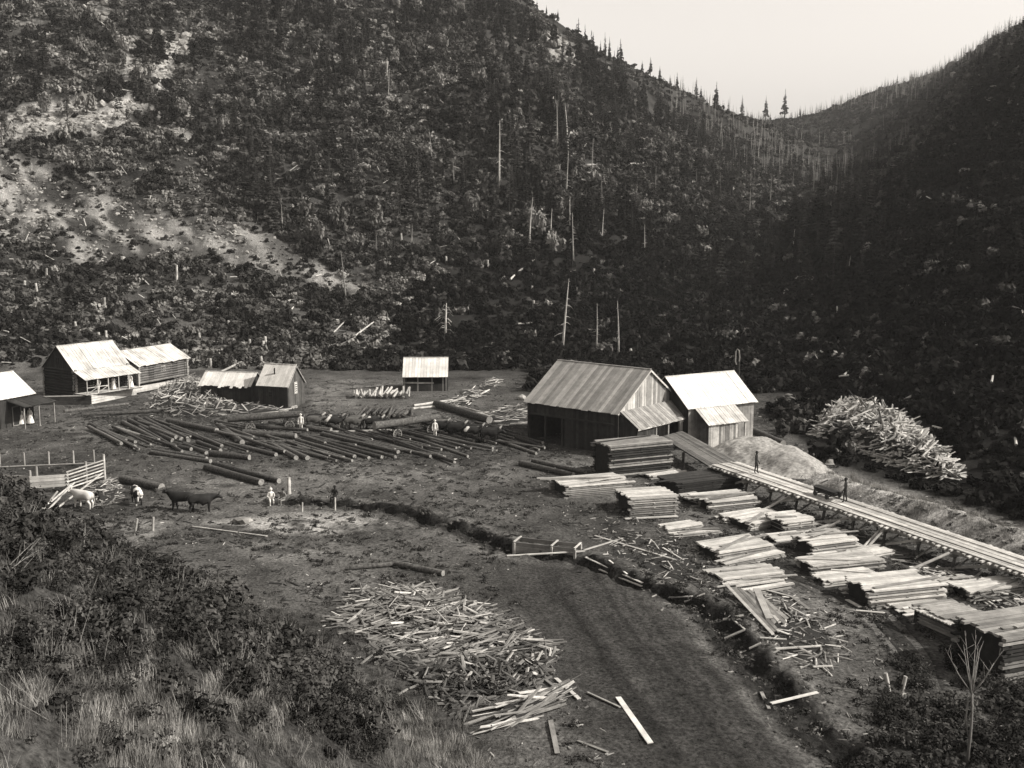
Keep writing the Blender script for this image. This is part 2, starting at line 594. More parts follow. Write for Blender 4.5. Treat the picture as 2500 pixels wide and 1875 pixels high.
# grassy bank right of the tramway
BANK = [(1990, 1150), (2080, 1165), (2240, 1205), (2400, 1260), (2620, 1300), (2620, 1380), (2400, 1330), (2230, 1270), (2090, 1215)]
mk = soft_poly(GU, GV, BANK, 14) * (GY < 120)
blend(mk, 0.17 + 0.18 * (n3 - 0.45))
mk = sstep(2.6, 1.2, poly_dist(GX, GY, BERM)) * (GY < 115)
blend(mk, 0.27 + 0.3 * (fbm(GX, GY, 1.2, 3, 49) - 0.45))
mk = soft_poly(GU, GV, [(1850, 1010), (2000, 950), (2650, 880), (2650, 1310), (2420, 1252), (2250, 1196), (2120, 1162), (2010, 1118), (1930, 1060)], 12) * (GY > 70) * (GY < 140)
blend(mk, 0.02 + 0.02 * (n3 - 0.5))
# right hill: brush covered, its shade darkened into the soil tone
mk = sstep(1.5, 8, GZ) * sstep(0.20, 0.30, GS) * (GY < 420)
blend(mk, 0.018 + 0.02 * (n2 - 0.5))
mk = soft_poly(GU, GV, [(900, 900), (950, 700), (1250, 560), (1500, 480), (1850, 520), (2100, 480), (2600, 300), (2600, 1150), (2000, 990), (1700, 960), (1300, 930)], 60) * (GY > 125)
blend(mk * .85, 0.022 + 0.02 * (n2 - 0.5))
# the photographer's slope: dry grass low down, dark soil above
SD = side_of_toe(GX, GY)
blend(sstep(0, 3, SD), 0.07 + 0.1 * (n2 - 0.45))
# pale trodden earth in the yard
for poly, val, w in (([(500, 1275), (720, 1255), (900, 1255), (960, 1285), (820, 1310), (640, 1300)], .3, 12),
                     ([(560, 1330), (740, 1300), (860, 1330), (780, 1370), (640, 1370)], .13, 16),
                     ([(170, 1290), (300, 1270), (420, 1275), (380, 1310), (240, 1320)], .15, 10),
                     ([(420, 1170), (700, 1130), (1250, 1125), (1240, 1180), (900, 1190), (520, 1210)], .105, 18),
                     ([(150, 1030), (330, 1005), (330, 1060), (200, 1080)], .1, 14),
                     ([(760, 940), (880, 915), (960, 940), (860, 1000), (760, 1000)], .12, 10),
                     ([(1960, 1470), (2060, 1440), (2160, 1490), (2080, 1560), (1960, 1520)], .12, 12),
                     ([(1740, 1060), (1830, 1050), (1900, 1080), (1830, 1100), (1740, 1085)], .3, 8)):
    mk = soft_poly(GU, GV, poly, w) * (GY < 150) * (1 - sstep(0, 2, SD))
    blend(mk * sstep(0.25, 0.5, n2 * 0.6 + n3 * 0.4), val + 0.12 * (n3 - 0.5))
# ditch: bank shade darkened into the earth at the bottom, pale spoil on the brink
dd_ = poly_dist(GX, GY, DITCH)
blend(sstep(2.4, 1.7, dd_) * sstep(1.1, 1.5, dd_) * 0.7, 0.13 + 0.1 * (n3 - 0.5))
blend(sstep(1.3, 0.8, dd_), 0.03)
yd_ = (1 - hillz) * (1 - sstep(0, 3, SD)) * sstep(1.2, 2.0, dd_)
tone = np.clip(tone * (0.54 + 0.24 * yd_), 0.008, 0.5)


def ground_material():
    m, nt, b = new_mat('valley_ground', 1.0)
    b.inputs['Specular IOR Level'].default_value = 0.0
    at_ = N(nt, 'ShaderNodeAttribute', attribute_name='tone')
    geo = N(nt, 'ShaderNodeNewGeometry')
    f1 = noise(nt, 5.0, 6, geo.outputs['Position'], 0.7)
    f2 = noise(nt, 0.9, 4, geo.outputs['Position'], 0.6)
    vo = N(nt, 'ShaderNodeTexVoronoi')
    vo.inputs['Scale'].default_value = 3.2
    nt.links.new(geo.outputs['Position'], vo.inputs['Vector'])
    sp = ramp(nt, vo.outputs['Distance'], [(0.10, 0.4), (0.24, 1.0)], 0)
    a1 = ramp(nt, f1, [(0.3, 0.3), (0.5, 1.0), (0.7, 1.85)], 0)
    a2 = ramp(nt, f2, [(0.3, 0.75), (0.7, 1.25)], 0)
    cmb = N(nt, 'ShaderNodeCombineColor')
    for i, k in enumerate((1.03, 1.0, 0.95)):
        mm = N(nt, 'ShaderNodeMath', operation='MULTIPLY')
        mm.inputs[1].default_value = k
        nt.links.new(at_.outputs['Fac'], mm.inputs[0]); nt.links.new(mm.outputs[0], cmb.inputs[i])
    c = mulc(nt, mulc(nt, mulc(nt, cmb.outputs[0], a1), a2), sp)
    nt.links.new(c, b.inputs['Base Color'])
    bump(nt, b, f1, 0.9, 0.12)
    return m


def grid_mesh(name, X, Y, Z, mat, attr=None):
    r, c = X.shape
    me = bpy.data.meshes.new(name)
    co = np.stack([X.ravel(), Y.ravel(), Z.ravel()], 1).astype(np.float32)
    idx = np.arange(r * c).reshape(r, c)
    q = np.stack([idx[:-1, :-1].ravel(), idx[:-1, 1:].ravel(), idx[1:, 1:].ravel(), idx[1:, :-1].ravel()], 1)
    me.vertices.add(len(co)); me.vertices.foreach_set('co', co.ravel())
    me.loops.add(q.size); me.loops.foreach_set('vertex_index', q.ravel().astype(np.int32))
    me.polygons.add(len(q))
    me.polygons.foreach_set('loop_start', np.arange(0, q.size, 4, dtype=np.int32))
    me.polygons.foreach_set('loop_total', np.full(len(q), 4, dtype=np.int32))
    me.polygons.foreach_set('use_smooth', np.ones(len(q), bool))
    me.update(calc_edges=True)
    if attr is not None:
        a = me.attributes.new('tone', 'FLOAT', 'POINT')
        a.data.foreach_set('value', attr.ravel().astype(np.float32))
    me.materials.append(mat)
    return me


M['ground'] = ground_material()
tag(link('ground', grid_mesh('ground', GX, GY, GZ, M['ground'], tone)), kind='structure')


# cart road and side track: strips laid 15 mm over the ground with wheel ruts pressed into them
def track(name, px, width, ncross, ruts, base, seed, marks=0.0):
    P = [hit(*p) for p in px]
    # resample along the length
    d = [0.0]
    for a, b in zip(P[:-1], P[1:]): d.append(d[-1] + (b - a).length)
    nL = int(d[-1] / 0.3)
    T = np.linspace(0, d[-1], nL)
    cx = np.interp(T, d, [p.x for p in P]); cy = np.interp(T, d, [p.y for p in P])
    for _ in range(12):
        cx[1:-1] = (cx[:-2] + cx[1:-1] * 2 + cx[2:]) / 4; cy[1:-1] = (cy[:-2] + cy[1:-1] * 2 + cy[2:]) / 4
    tx = np.gradient(cx); ty = np.gradient(cy); ln = np.hypot(tx, ty); tx /= ln; ty /= ln
    q = np.linspace(-0.5, 0.5, ncross)
    wob = width * (1 + 0.5 * (fbm(T, T * 0, 5, 4, seed) - 0.5))
    X = cx[:, None] + ty[:, None] * q[None] * wob[:, None]
    Y = cy[:, None] - tx[:, None] * q[None] * wob[:, None]
    Z = np.vectorize(ground_z)(X, Y)
    edge = sstep(0.5, 0.42, np.abs(q))[None] * sstep(0, 3, T)[:, None]
    rut = np.zeros_like(X)
    for c0, w, dep in ruts:
        cc = c0 + 0.06 * (fbm(T, T * 0 + c0 * 50, 30, 2, seed + 3) - 0.5)
        rut = np.maximum(rut, dep * np.exp(-((q[None] - cc[:, None]) * width / w) ** 2))
    rut = rut * 1.5 * sstep(.35, .6, fbm(cx[:, None] * tx[:, None] + cy[:, None] * ty[:, None] + 0 * X, q[None] * 30 + 0 * X, 7, 3, seed + 5)) + 0.10 * (fbm(X, Y, .6, 4, seed + 8) - .5)
    Z = Z + 0.03 * edge - 0.02 * (1 - edge) - rut * edge * 0.35
    to = base * (0.75 + 0.5 * fbm(X, Y, 2.0, 3, seed + 7)) * (1 - 3.6 * np.clip(rut, 0, .2))
    # tyre-worn streaks along the way: packed dark soil and paler dust
    q_ = q[None] * width + 0.5 * (fbm(T, T * 0, 14, 2, seed + 11)[:, None] - .5)
    st = fbm(q_ + 0 * X, T[:, None] * .012 + 0 * X, .28, 2, seed + 12) * .6 + fbm(q_ + 0 * X, T[:, None] * .03 + 0 * X, .9, 2, seed + 13) * .4
    to = to * (1 + marks * 2.4 * (st - .5))
    gt = np.vectorize(ground_tone)(X, Y)
    e2 = sstep(0.5, 0.25, np.abs(q))[None] * sstep(0, 6, T)[:, None]
    to = gt * (1 - e2) + to * e2
    me = grid_mesh(name, X, Y, Z, M['ground'], np.clip(to, 0.008, 0.3))
    return tag(link(name, me), kind='structure')


track('dirt_road', [(1350, 1345), (1385, 1420), (1470, 1540), (1575, 1680), (1710, 1860), (1870, 2080)], 10.5, 230,
      [(c, 0.2, .02) for c in (-.1, .1)], 0.031, 60, .55)
track('wheel_track', [(1800, 1300), (1900, 1390), (2030, 1440), (2150, 1510), (2225, 1600), (2262, 1720), (2270, 1900)], 3.4, 46,
      [(-.22, .22, .16), (.24, .22, .16), (0.02, .1, .05)], 0.03, 70)


# ------------------------------------------------------------------ shared pieces: boards, slabs, logs
UNIT = {}


def unit_box(mat, var=0):
    """unit board, ends and edges a little untrue"""
    k = ('b', mat, var)
    if k not in UNIT:
        r = random.Random(100 + var)
        P = []
        for z in (-.5, .5):
            for x, y in ((-.5, -.5), (.5, -.5), (.5, .5), (-.5, .5)):
                P.append((x * (1 + r.uniform(-.012, .012)), y * (1 + r.uniform(-.08, .06)), z * (1 + r.uniform(-.05, .05))))
        b = MB(); b.hexa(P)
        UNIT[k] = b.mesh('board', M[mat])
    return UNIT[k]


def unit_slab(mat, var=0):
    """slab: flat sawn face, rounded bark back, ragged ends; along X"""
    k = ('s', mat, var)
    if k not in UNIT:
        r = random.Random(300 + var)
        b = MB()
        rings = []
        for i, x in enumerate((-.5, -.2, .2, .5)):
            wv = (0.75 if i in (0, 3) else 1.0) * r.uniform(.8, 1.05)
            yo = r.uniform(-.1, .1)
            rings.append([(x + r.uniform(-.02, .02), yo + wv * y, z) for y, z in ((-.5, -.3), (-.3, .35), (.3, .4), (.5, -.3))])
        n0 = len(b.v)
        for rg in rings: b.v += rg
        for i in range(3):
            for j in range(4):
                j2 = (j + 1) % 4
                b.f.append((n0 + i * 4 + j, n0 + i * 4 + j2, n0 + i * 4 + 4 + j2, n0 + i * 4 + 4 + j)); b.m.append(0)
        b.f.append((n0, n0 + 1, n0 + 2, n0 + 3)); b.m.append(0)
        b.f.append((n0 + 15, n0 + 14, n0 + 13, n0 + 12)); b.m.append(0)
        UNIT[k] = b.mesh('slab', M[mat])
    return UNIT[k]


def unit_log(mat, var=0, cut='cut', n=10):
    k = ('l', mat, var, cut)
    if k not in UNIT:
        r = random.Random(500 + var)
        b = MB()
        xs = (-.5, -.28, -.05, .2, .5)
        for i, x in enumerate(xs):
            oy, oz = (r.uniform(-.08, .08), r.uniform(-.08, .08)) if 0 < i < 4 else (0, 0)
            for q in range(n):
                t = 2 * math.pi * q / n; rr = (1.06, 1.0, .97, .93, .88)[i] * (1 + r.uniform(-.07, .07))
                b.v.append((x + (r.uniform(-.004, .004) if i in (0, 4) else 0), oy + rr * math.cos(t), oz + rr * math.sin(t)))
        for i in range(4):
            for q in range(n):
                b.f.append((i * n + q, i * n + (q + 1) % n, (i + 1) * n + (q + 1) % n, (i + 1) * n + q)); b.m.append(0)
        b.f.append(tuple(reversed(range(n)))); b.f.append(tuple(range(4 * n, 5 * n))); b.m += [1, 1]
        me = b.mesh('log', [M[mat], M[cut]])
        for p in me.polygons:
            if len(p.vertices) == 4: p.use_smooth = True
        UNIT[k] = me
    return UNIT[k]


def frame_mat(p0, p1, wdir, w, th, off=0.0, roll=0.0):
    X = Vector(p1) - Vector(p0)
    xn = X.normalized()
    wd = Vector(wdir)
    wd = (wd - xn * wd.dot(xn)).normalized()
    zn = xn.cross(wd).normalized()
    if roll:
        q = Matrix.Rotation(roll, 3, xn); wd = q @ wd; zn = q @ zn
    c = (Vector(p0) + Vector(p1)) / 2 + zn * off
    m = Matrix(((X.x, wd.x * w, zn.x * th, c.x), (X.y, wd.y * w, zn.y * th, c.y), (X.z, wd.z * w, zn.z * th, c.z), (0, 0, 0, 1)))
    return m


def board(name, parent, root, p0, p1, w, th, wdir, mat, off=0.0, roll=0.0):
    root = Vector(root)
    return link(name, unit_box(mat, random.randrange(4)), parent,
                frame_mat(Vector(p0) - root, Vector(p1) - root, wdir, w, th, off, roll))


def wlog(name, parent, root, p0, p1, r, mat, cut='cut'):
    root = Vector(root)
    return link(name, unit_log(mat, random.randrange(5), cut), parent,
                frame_mat(Vector(p0) - root, Vector(p1) - root, (0.01, 0.02, 1), r, r))


def lerp(a, b, t):
    return Vector(a) * (1 - t) + Vector(b) * t


def sheet(part, child, root_o, a, b, c, e, nb, mat, th=0.035, ragged=0.0, under='core', proud=0.03, gap=0.03, lift=1):
    """a-b lower edge, e-c upper edge: a backing mesh (part) covered with separate boards (sub-parts) running from a-b up to e-c"""
    root = root_o.location
    a, b, c, e = (Vector(p) for p in (a, b, c, e))
    nrm = (b - a).cross(e - a).normalized() * lift
    k = MB()
    q = [p - root for p in (a, b, c, e)]
    k.hexa([p - nrm * 0.05 for p in q] + list(q) if lift > 0 else list(q) + [p - nrm * 0.05 for p in q])
    po = k.obj(part, M[under], root_o)
    for i in range(nb):
        t = (i + .5) / nb
        p0, p1 = lerp(a, b, t), lerp(e, c, t)
        dr = (p1 - p0).normalized()
        p0 = p0 - dr * (0.04 + random.uniform(0, ragged)); p1 = p1 + dr * random.uniform(-0.02, 0.03)
        off = nrm * (th / 2 + 0.012 + random.uniform(0, proud))
        w = (b - a).length / nb
        board(child, po, root, p0 + off, p1 + off, w * (1 - gap) * random.uniform(.96, 1.0), th, b - a, mat)
    return po


class Bld:
    """a gabled building: A = near corner, d = along the eave, n = towards the back"""
    def __init__(s, name, label, cat, q, z0=0.0, group=None):
        x, y, deg, s.L, s.W, s.ze, s.zr = q
        a = R(deg)
        s.d = Vector((math.cos(a), math.sin(a), 0)); s.n = Vector((-math.sin(a), math.cos(a), 0))
        s.A = Vector((x, y, z0)); s.z0 = z0
        s.o = empty(name, (x, y, z0), label, cat, group)

    def P(s, l, w, z):
        """l along the eave, w to the back, z absolute height"""
        p = s.A + s.d * l + s.n * w
        return Vector((p.x, p.y, z))

    def roofline(s, w):
        return s.ze + (s.zr - s.ze) * (1 - abs(2 * w / s.W - 1))

    def roof(s, mat, nb, ov=0.35, ovg=0.3, front=True, back=True, ragged=0.08, child='roof_board'):
        sl = (s.zr - s.ze) / (s.W / 2)
        for sg, do in ((1, front), (-1, back)):
            if not do: continue
            w0 = -ov if sg > 0 else s.W + ov
            ze = s.ze - ov * sl + 0.06
            a, b = s.P(-ovg, w0, ze), s.P(s.L + ovg, w0, ze)
            e, c = s.P(-ovg, s.W / 2, s.zr + 0.06), s.P(s.L + ovg, s.W / 2, s.zr + 0.06)
            if sg < 0: a, b, c, e = b, a, e, c
            sheet('roof', child, s.o, a, b, c, e, nb, mat, 0.035, ragged)
        r0, r1 = s.P(-ovg, s.W / 2, s.zr + 0.13), s.P(s.L + ovg, s.W / 2, s.zr + 0.13)
        board('ridge_board', s.o, s.A, r0, r1, 0.2, 0.04, s.n, mat)

    def gable_wall(s, end, mat, nb, under='core', child='wall_board', z0=None):
        l = 0 if end == 0 else s.L
        sg = -1 if end == 0 else 1
        z0 = s.z0 - 0.3 if z0 is None else z0
        k = MB()
        pent = [(0, z0), (s.W, z0), (s.W, s.ze), (s.W / 2, s.zr), (0, s.ze)]
        v0 = [s.P(l, w, z) - s.A for w, z in pent]; v1 = [p - s.d * (sg * 0.08) for p in v0]
        n0 = len(k.v); k.v += [tuple(p) for p in v0 + v1]
        k.f.append(tuple(range(5))); k.f.append((9, 8, 7, 6, 5)); k.m += [0, 0]
        for i in range(5):
            k.f.append((i, 5 + i, 5 + (i + 1) % 5, (i + 1) % 5)); k.m.append(0)
        wo = k.obj('wall', M[under], s.o)
        for i in range(nb):
            w = (i + .5) * s.W / nb
            top = s.roofline(w) - 0.05
            off = s.d * (sg * (0.03 + random.uniform(0, 0.02)))
            board(child, wo, s.A, s.P(l, w, z0) + off, s.P(l, w, top) + off, s.W / nb * random.uniform(.9, .98), 0.035, s.n, mat)
        return wo

    def side_wall(s, side, mat, nb, under='core', child='wall_board', l0=0, l1=None, z0=None, z1=None):
        l1 = s.L if l1 is None else l1
        w = 0 if side == 0 else s.W
        z0 = s.z0 - 0.3 if z0 is None else z0
        z1 = s.ze if z1 is None else z1
        a, b = s.P(l0, w, z0), s.P(l1, w, z0)
        c, e = s.P(l1, w, z1), s.P(l0, w, z1)
        if side: a, b, c, e = b, a, e, c
        return sheet('wall', child, s.o, a, b, c, e, nb, mat, 0.035, 0.0, under)

    def log_wall(s, side, mat, rows, stick=0.25):
        """side 0 front, 1 back, 2 gable at A, 3 gable at B"""
        h = (s.ze - s.z0 + 0.2) / rows
        if side in (0, 1):
            w = 0 if side == 0 else s.W
            p = lambda t, z: s.P(t, w, z)
            span = s.L
        else:
            l = 0 if side == 2 else s.L
            p = lambda t, z: s.P(l, t, z)
            span = s.W
        k = MB(); k.beam(p(0, (s.z0 + s.ze) / 2) - s.A, p(span, (s.z0 + s.ze) / 2) - s.A, 0.06, s.ze - s.z0 - .1)
        wo = k.obj('wall', M['core'], s.o)
        for i in range(rows):
            z = s.z0 - 0.2 + (i + .5 + (0.5 if side > 1 else 0) * 0.5) * h
            wlog('wall_log', wo, s.A, p(-stick * random.uniform(.6, 1.2), z), p(span + stick * random.uniform(.6, 1.2), z), h * .53, mat)
        return wo

    def opening(s, side, l, z, w, h, kind='window', mat='wallboard', bright=False):
        """door or window set 3 cm proud of the wall, with frame and panes / boards"""
        if side in (0, 1):
            c = s.P(l, 0 if side == 0 else s.W, z); ax = s.d; out = -s.n if side == 0 else s.n
        else:
            c = s.P(0 if side == 2 else s.L, l, z); ax = s.n; out = -s.d if side == 2 else s.d
        c = c + out * 0.10
        k = MB(); k.beam(c - ax * w / 2 - s.A, c + ax * w / 2 - s.A, 0.05, h)
        o = k.obj(kind, M['glass'] if kind == 'window' else M['core'], s.o)
        U = Vector((0, 0, 1))
        for sg in (-1, 1):
            board('frame', o, s.A, c + ax * (sg * w / 2) - U * (h / 2 + .06) + out * .02, c + ax * (sg * w / 2) + U * (h / 2 + .06) + out * .02, .1, .06, ax, mat)
            board('frame', o, s.A, c - ax * (w / 2 - .05) + U * (sg * h / 2) + out * .021, c + ax * (w / 2 - .05) + U * (sg * h / 2) + out * .021, .1, .06, U, mat)
        if kind == 'window':
            board('glazing_bar', o, s.A, c - U * (h / 2 - .05) + out * .04, c + U * (h / 2 - .05) + out * .04, .04, .03, ax, mat)
            board('glazing_bar', o, s.A, c - ax * (w / 2 - .05) + out * .043, c + ax * (w / 2 - .05) + out * .043, .04, .03, U, mat)
        elif bright:
            nb = max(3, int(w / .22))
            for i in range(nb):
                t = -w / 2 + (i + .5) * w / nb
                board('door_board', o, s.A, c + ax * t - U * (h / 2 - .04) + out * .045, c + ax * t + U * (h / 2 - .04) + out * .045, w / nb * .95, .03, ax, mat)
        return o

    def post(s, name, l, w, z0, z1, th=.18, mat='oldboard'):
        return board(name, s.o, s.A, s.P(l, w, z0), s.P(l, w, z1), th, th, s.d, mat)

    def barge(s, end, mat, ov=0.35, ovg=0.3):
        l = -ovg - .02 if end == 0 else s.L + ovg + .02
        sl = (s.zr - s.ze) / (s.W / 2)
        for w0 in (-ov, s.W + ov):
            board('barge_board', s.o, s.A, s.P(l, w0, s.ze - ov * sl - .03), s.P(l, s.W / 2, s.zr - .03), .16, .035, (0, 0, 1), mat)


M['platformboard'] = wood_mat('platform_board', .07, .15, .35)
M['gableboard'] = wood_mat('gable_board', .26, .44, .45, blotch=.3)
M['cabinboard'] = wood_mat('cabin_board', .05, .1, .4)
# ------------------------------------------------------------------ the saw mill
b = Bld('mill_shed', 'large grey board-roofed saw mill shed with open dark side, the biggest building', 'shed', (1.57, 106.73, -40.3, 10.75, 10.11, 4.11, 7.46))
b.roof('millroof', 30, 0.35, 0.25, ragged=0.12)
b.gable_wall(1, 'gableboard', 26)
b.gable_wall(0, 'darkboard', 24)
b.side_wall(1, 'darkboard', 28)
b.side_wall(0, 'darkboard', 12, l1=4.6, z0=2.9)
b.side_wall(0, 'darkboard', 18, l0=4.6)
for i in range(6): b.post('post', .12 + i * 2.1, 0.02, -0.5, 4.05, .22, 'darkboard')
b.barge(1, 'board', .35, .25); b.barge(0, 'oldboard', .35, .25)
board('girder', b.o, b.A, b.P(.2, -.15, 2.85), b.P(10.5, -.15, 2.85), .16, .22, (0, 0, 1), 'darkboard')
for i in range(5): board('rafter', b.o, b.A, b.P(.3 + i * 2.5, .1, 3.9), b.P(.3 + i * 2.5, 5.0, 7.2), .12, .16, b.d, 'darkboard')
# lean-to across the gable
lo = empty('lean_to', b.P(b.L, 0, 0), 'low board-roofed lean-to built across the light gable end of the big shed', 'lean-to')
LD = 2.35
sheet('roof', 'roof_board', lo, b.P(b.L + LD, -.1, 2.72), b.P(b.L + LD, b.W + .1, 2.72), b.P(b.L + .32, b.W - .05, 4.12), b.P(b.L + .32, -.1, 4.12), 28, 'oldboard', .035, .1)
sheet('wall', 'wall_board', lo, b.P(b.L + .1, .06, -.3), b.P(b.L + 2.1, .06, -.3), b.P(b.L + 2.1, .06, 2.75), b.P(b.L + .1, .06, 3.9), 7, 'darkboard')
sheet('wall', 'wall_board', lo, b.P(b.L + 2.1, 7.4, -.3), b.P(b.L + 2.1, b.W, -.3), b.P(b.L + 2.1, b.W, 2.72), b.P(b.L + 2.1, 7.4, 2.72), 9, 'wallboard')
sheet('wall', 'wall_board', lo, b.P(b.L + 2.1, 0, -.3), b.P(b.L + 2.1, 3.2, -.3), b.P(b.L + 2.1, 3.2, 2.72), b.P(b.L + 2.1, 0, 2.72), 10, 'darkboard')
for w in (3.2, 5.3, 7.4): board('post', lo, lo.location, b.P(b.L + 2.12, w, -.5), b.P(b.L + 2.12, w, 2.75), .16, .16, b.n, 'oldboard')
board('door_rail', lo, lo.location, b.P(b.L + 2.2, 7.4, .35), b.P(b.L + 2.2, b.W, .35), .14, .05, (0, 0, 1), 'board')
board('door_rail', lo, lo.location, b.P(b.L + 2.2, 7.4, 2.4), b.P(b.L + 2.2, b.W, 2.4), .14, .05, (0, 0, 1), 'board')
board('eave_board', lo, lo.location, b.P(b.L + LD + .05, -.15, 2.68), b.P(b.L + LD + .05, b.W + .3, 2.68), .14, .04, (0, 0, 1), 'board')
MILL = b

b = Bld('engine_house', 'engine house with near-white roof standing right of the big saw mill shed', 'shed', (16.9, 103.9, 30, 8.3, 6.6, 3.87, 6.3))
b.roof('whiteroof', 22, .3, .3, ragged=.03)
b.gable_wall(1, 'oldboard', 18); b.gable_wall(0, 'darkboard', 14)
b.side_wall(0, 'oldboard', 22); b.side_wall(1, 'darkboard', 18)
b.barge(1, 'board', .3, .3)
b.opening(3, 1.0, 1.1, .9, 1.9, 'door')
EH = b
lo = empty('engine_lean_to', (18.0, 102.5, 0), 'small pale-roofed lean-to with vertical wall boards against the engine house', 'lean-to')
P = lambda l, w, z: EH.P(l, w, z)
sheet('roof', 'roof_board', lo, P(.6, -2.3, 2.35), P(5.6, -2.3, 2.35), P(5.6, -.32, 3.62), P(.6, -.32, 3.62), 16, 'shake', .035, .05)
sheet('wall', 'wall_board', lo, P(.8, -2.1, -.4), P(4.4, -2.1, -.4), P(4.4, -2.1, 2.33), P(.8, -2.1, 2.33), 14, 'wallboard')
sheet('wall', 'wall_board', lo, P(5.45, -.9, -.4), P(5.45, -.1, -.4), P(5.45, -.1, 3.5), P(5.45, -.9, 3.0), 4, 'oldboard')
board('post', lo, lo.location, P(5.4, -2.1, -.5), P(5.4, -2.1, 2.36), .13, .13, EH.d, 'board')
board('sill', lo, lo.location, P(4.4, -2.15, .05), P(5.9, -2.15, .05), .25, .12, EH.n, 'board')

# exhaust pipe of the boiler: a tilted black stack with a pale bent hook of pipe
k = MB(); k.tube([P(8.9, 3.0, 1.0), P(9.3, 3.4, 7.3)], [.09, .08], 8)
so = k.obj('steam_pipe', M['iron']); tag(so, 'thin dark steam pipe with bent pale top behind the engine house', 'pipe')
k = MB(); k.tube([P(9.3, 3.4, 7.3), P(9.35, 3.4, 7.7), P(9.25, 3.4, 8.4), P(9.0, 3.4, 8.6), P(8.8, 3.4, 8.3), P(8.8, 3.4, 7.3), P(8.95, 3.4, 7.0)], [.07] * 7, 8)
k.obj('bent_top', M['snag'], so)

# ------------------------------------------------------------------ dwellings on the left
b = Bld('log_house', 'tall dark log house with pale shake roof and front porch, the largest dwelling', 'house', (-52.0, 129.3, 57, 7.4, 5.9, 3.95, 6.6))
b.roof('shake', 20, .1, .3, ragged=.05)
for sd in (0, 1, 2, 3): b.log_wall(sd, 'logwall', 12)
for e_ in (0, 1): b.gable_wall(e_, 'darkboard', 16, z0=3.95)
sheet('porch_roof', 'roof_board', b.o, b.P(-.3, -2.3, 2.95), b.P(b.L + .3, -2.3, 2.95), b.P(b.L + .3, -.05, 3.86), b.P(-.3, -.05, 3.86), 20, 'shake', .035, .05)
sheet('porch_floor', 'floor_board', b.o, b.P(-.3, -2.4, 1.15), b.P(b.L + .3, -2.4, 1.15), b.P(b.L + .3, -.15, 1.15), b.P(-.3, -.15, 1.15), 20, 'board', .04)
for i in range(6): b.post('porch_post', .0 + i * 1.48, -2.2, 1.1, 2.98, .1, 'board')
for l0, l1 in ((.05, 1.45), (1.5, 2.9)):
    board('railing', b.o, b.A, b.P(l0, -2.2, 2.0), b.P(l1, -2.2, 2.0), .08, .05, (0, 0, 1), 'board')
    board('railing', b.o, b.A, b.P(l0, -2.2, 1.3), b.P(l1, -2.2, 1.95), .06, .05, (0, 0, 1), 'board')
b.opening(0, 5.2, 2.2, .9, 1.9, 'door'); b.opening(0, 2.0, 2.4, .9, 1.0, 'window'); b.opening(2, 3, 4.9, .7, .8, 'window', 'darkboard')
LH = b

b = Bld('cabin_wing', 'long low log cabin with sagging pale roof adjoining the tall log house', 'cabin', (-48.9, 142.2, 66, 9.4, 6.0, 2.9, 4.5), z0=.55)
b.roof('shake', 22, .35, .4, ragged=.15)
for sd in (0, 1, 2, 3): b.log_wall(sd, 'logwallpale', 8)
for e_ in (0, 1): b.gable_wall(e_, 'darkboard', 14, z0=2.9)
for l in (2.3, 6.9): b.opening(0, l, 1.75, .85, 1.9, 'door', 'darkboard')
b.opening(0, 4.6, 1.9, .7, .7, 'window')
board('porch_post', b.o, b.A, b.P(8.9, -.5, .4), b.P(8.9, -.5, 2.75), .1, .1, b.d, 'oldboard')
CW = b

# plank terrace wall in front of the dwellings
T0 = at(224, 988, 0); T1 = at(452, 934, 0.2)
o = empty('terrace_wall', T0, 'pale horizontal board retaining wall running below the log house porch', 'wall')
dv = (T1 - T0)
for i in range(4):
    za = 1.1 - i * .3; zb = .62 - i * .2
    t1 = (1.0, .9, .7, .45)[i]
    z1 = za + (zb - za) * t1
    m_ = lerp(T0, T1, t1)
    for s0, s1 in ((0, .5), (.5, 1)):
        pa = lerp(T0, m_, s0); pb = lerp(T0, m_, s1)
        pa.z = za + (z1 - za) * s0; pb.z = za + (z1 - za) * s1
        board('board', o, T0, pa, pb, .27, .05, (0, 0, 1), 'board')
for t in (0, .2, .45, .7, 1):
    p = lerp(T0, T1, t) + Vector((-.08, .06, 0)); zt = 1.15 + (.65 - 1.15) * t
    board('post', o, T0, Vector((p.x, p.y, -.4)), Vector((p.x, p.y, zt)), .12, .12, (1, 0, 0), 'oldboard')
TL = at(104, 968, 1.1)
p = Vector((T0.x, T0.y, 1.1))
o2 = empty('terrace_side', (p.x, p.y, 0), 'dark boarded terrace side with pale top rail below the gable of the log house', 'wall')
board('top_rail', o2, o2.location, p, TL, .12, .1, (0, 0, 1), 'board')
for i in range(4):
    board('board', o2, o2.location, Vector((p.x, p.y, .9 - i * .26)), Vector((TL.x, TL.y, .9 - i * .26)), .24, .05, (0, 0, 1), 'darkboard')

b = Bld('bark_shed', 'low dark shed with ragged bright bark roof joined to the plank cabin', 'shed', (-37.5, 131.0, -11, 6.3, 3.4, 2.1, 3.3))
b.roof('whiteroof', 18, .25, .25, ragged=.4)
b.side_wall(0, 'darkboard', 16); b.side_wall(1, 'darkboard', 10)
b.gable_wall(0, 'darkboard', 9); b.gable_wall(1, 'darkboard', 9)
b.opening(0, 5.4, .95, .9, 1.7, 'door', 'darkboard')

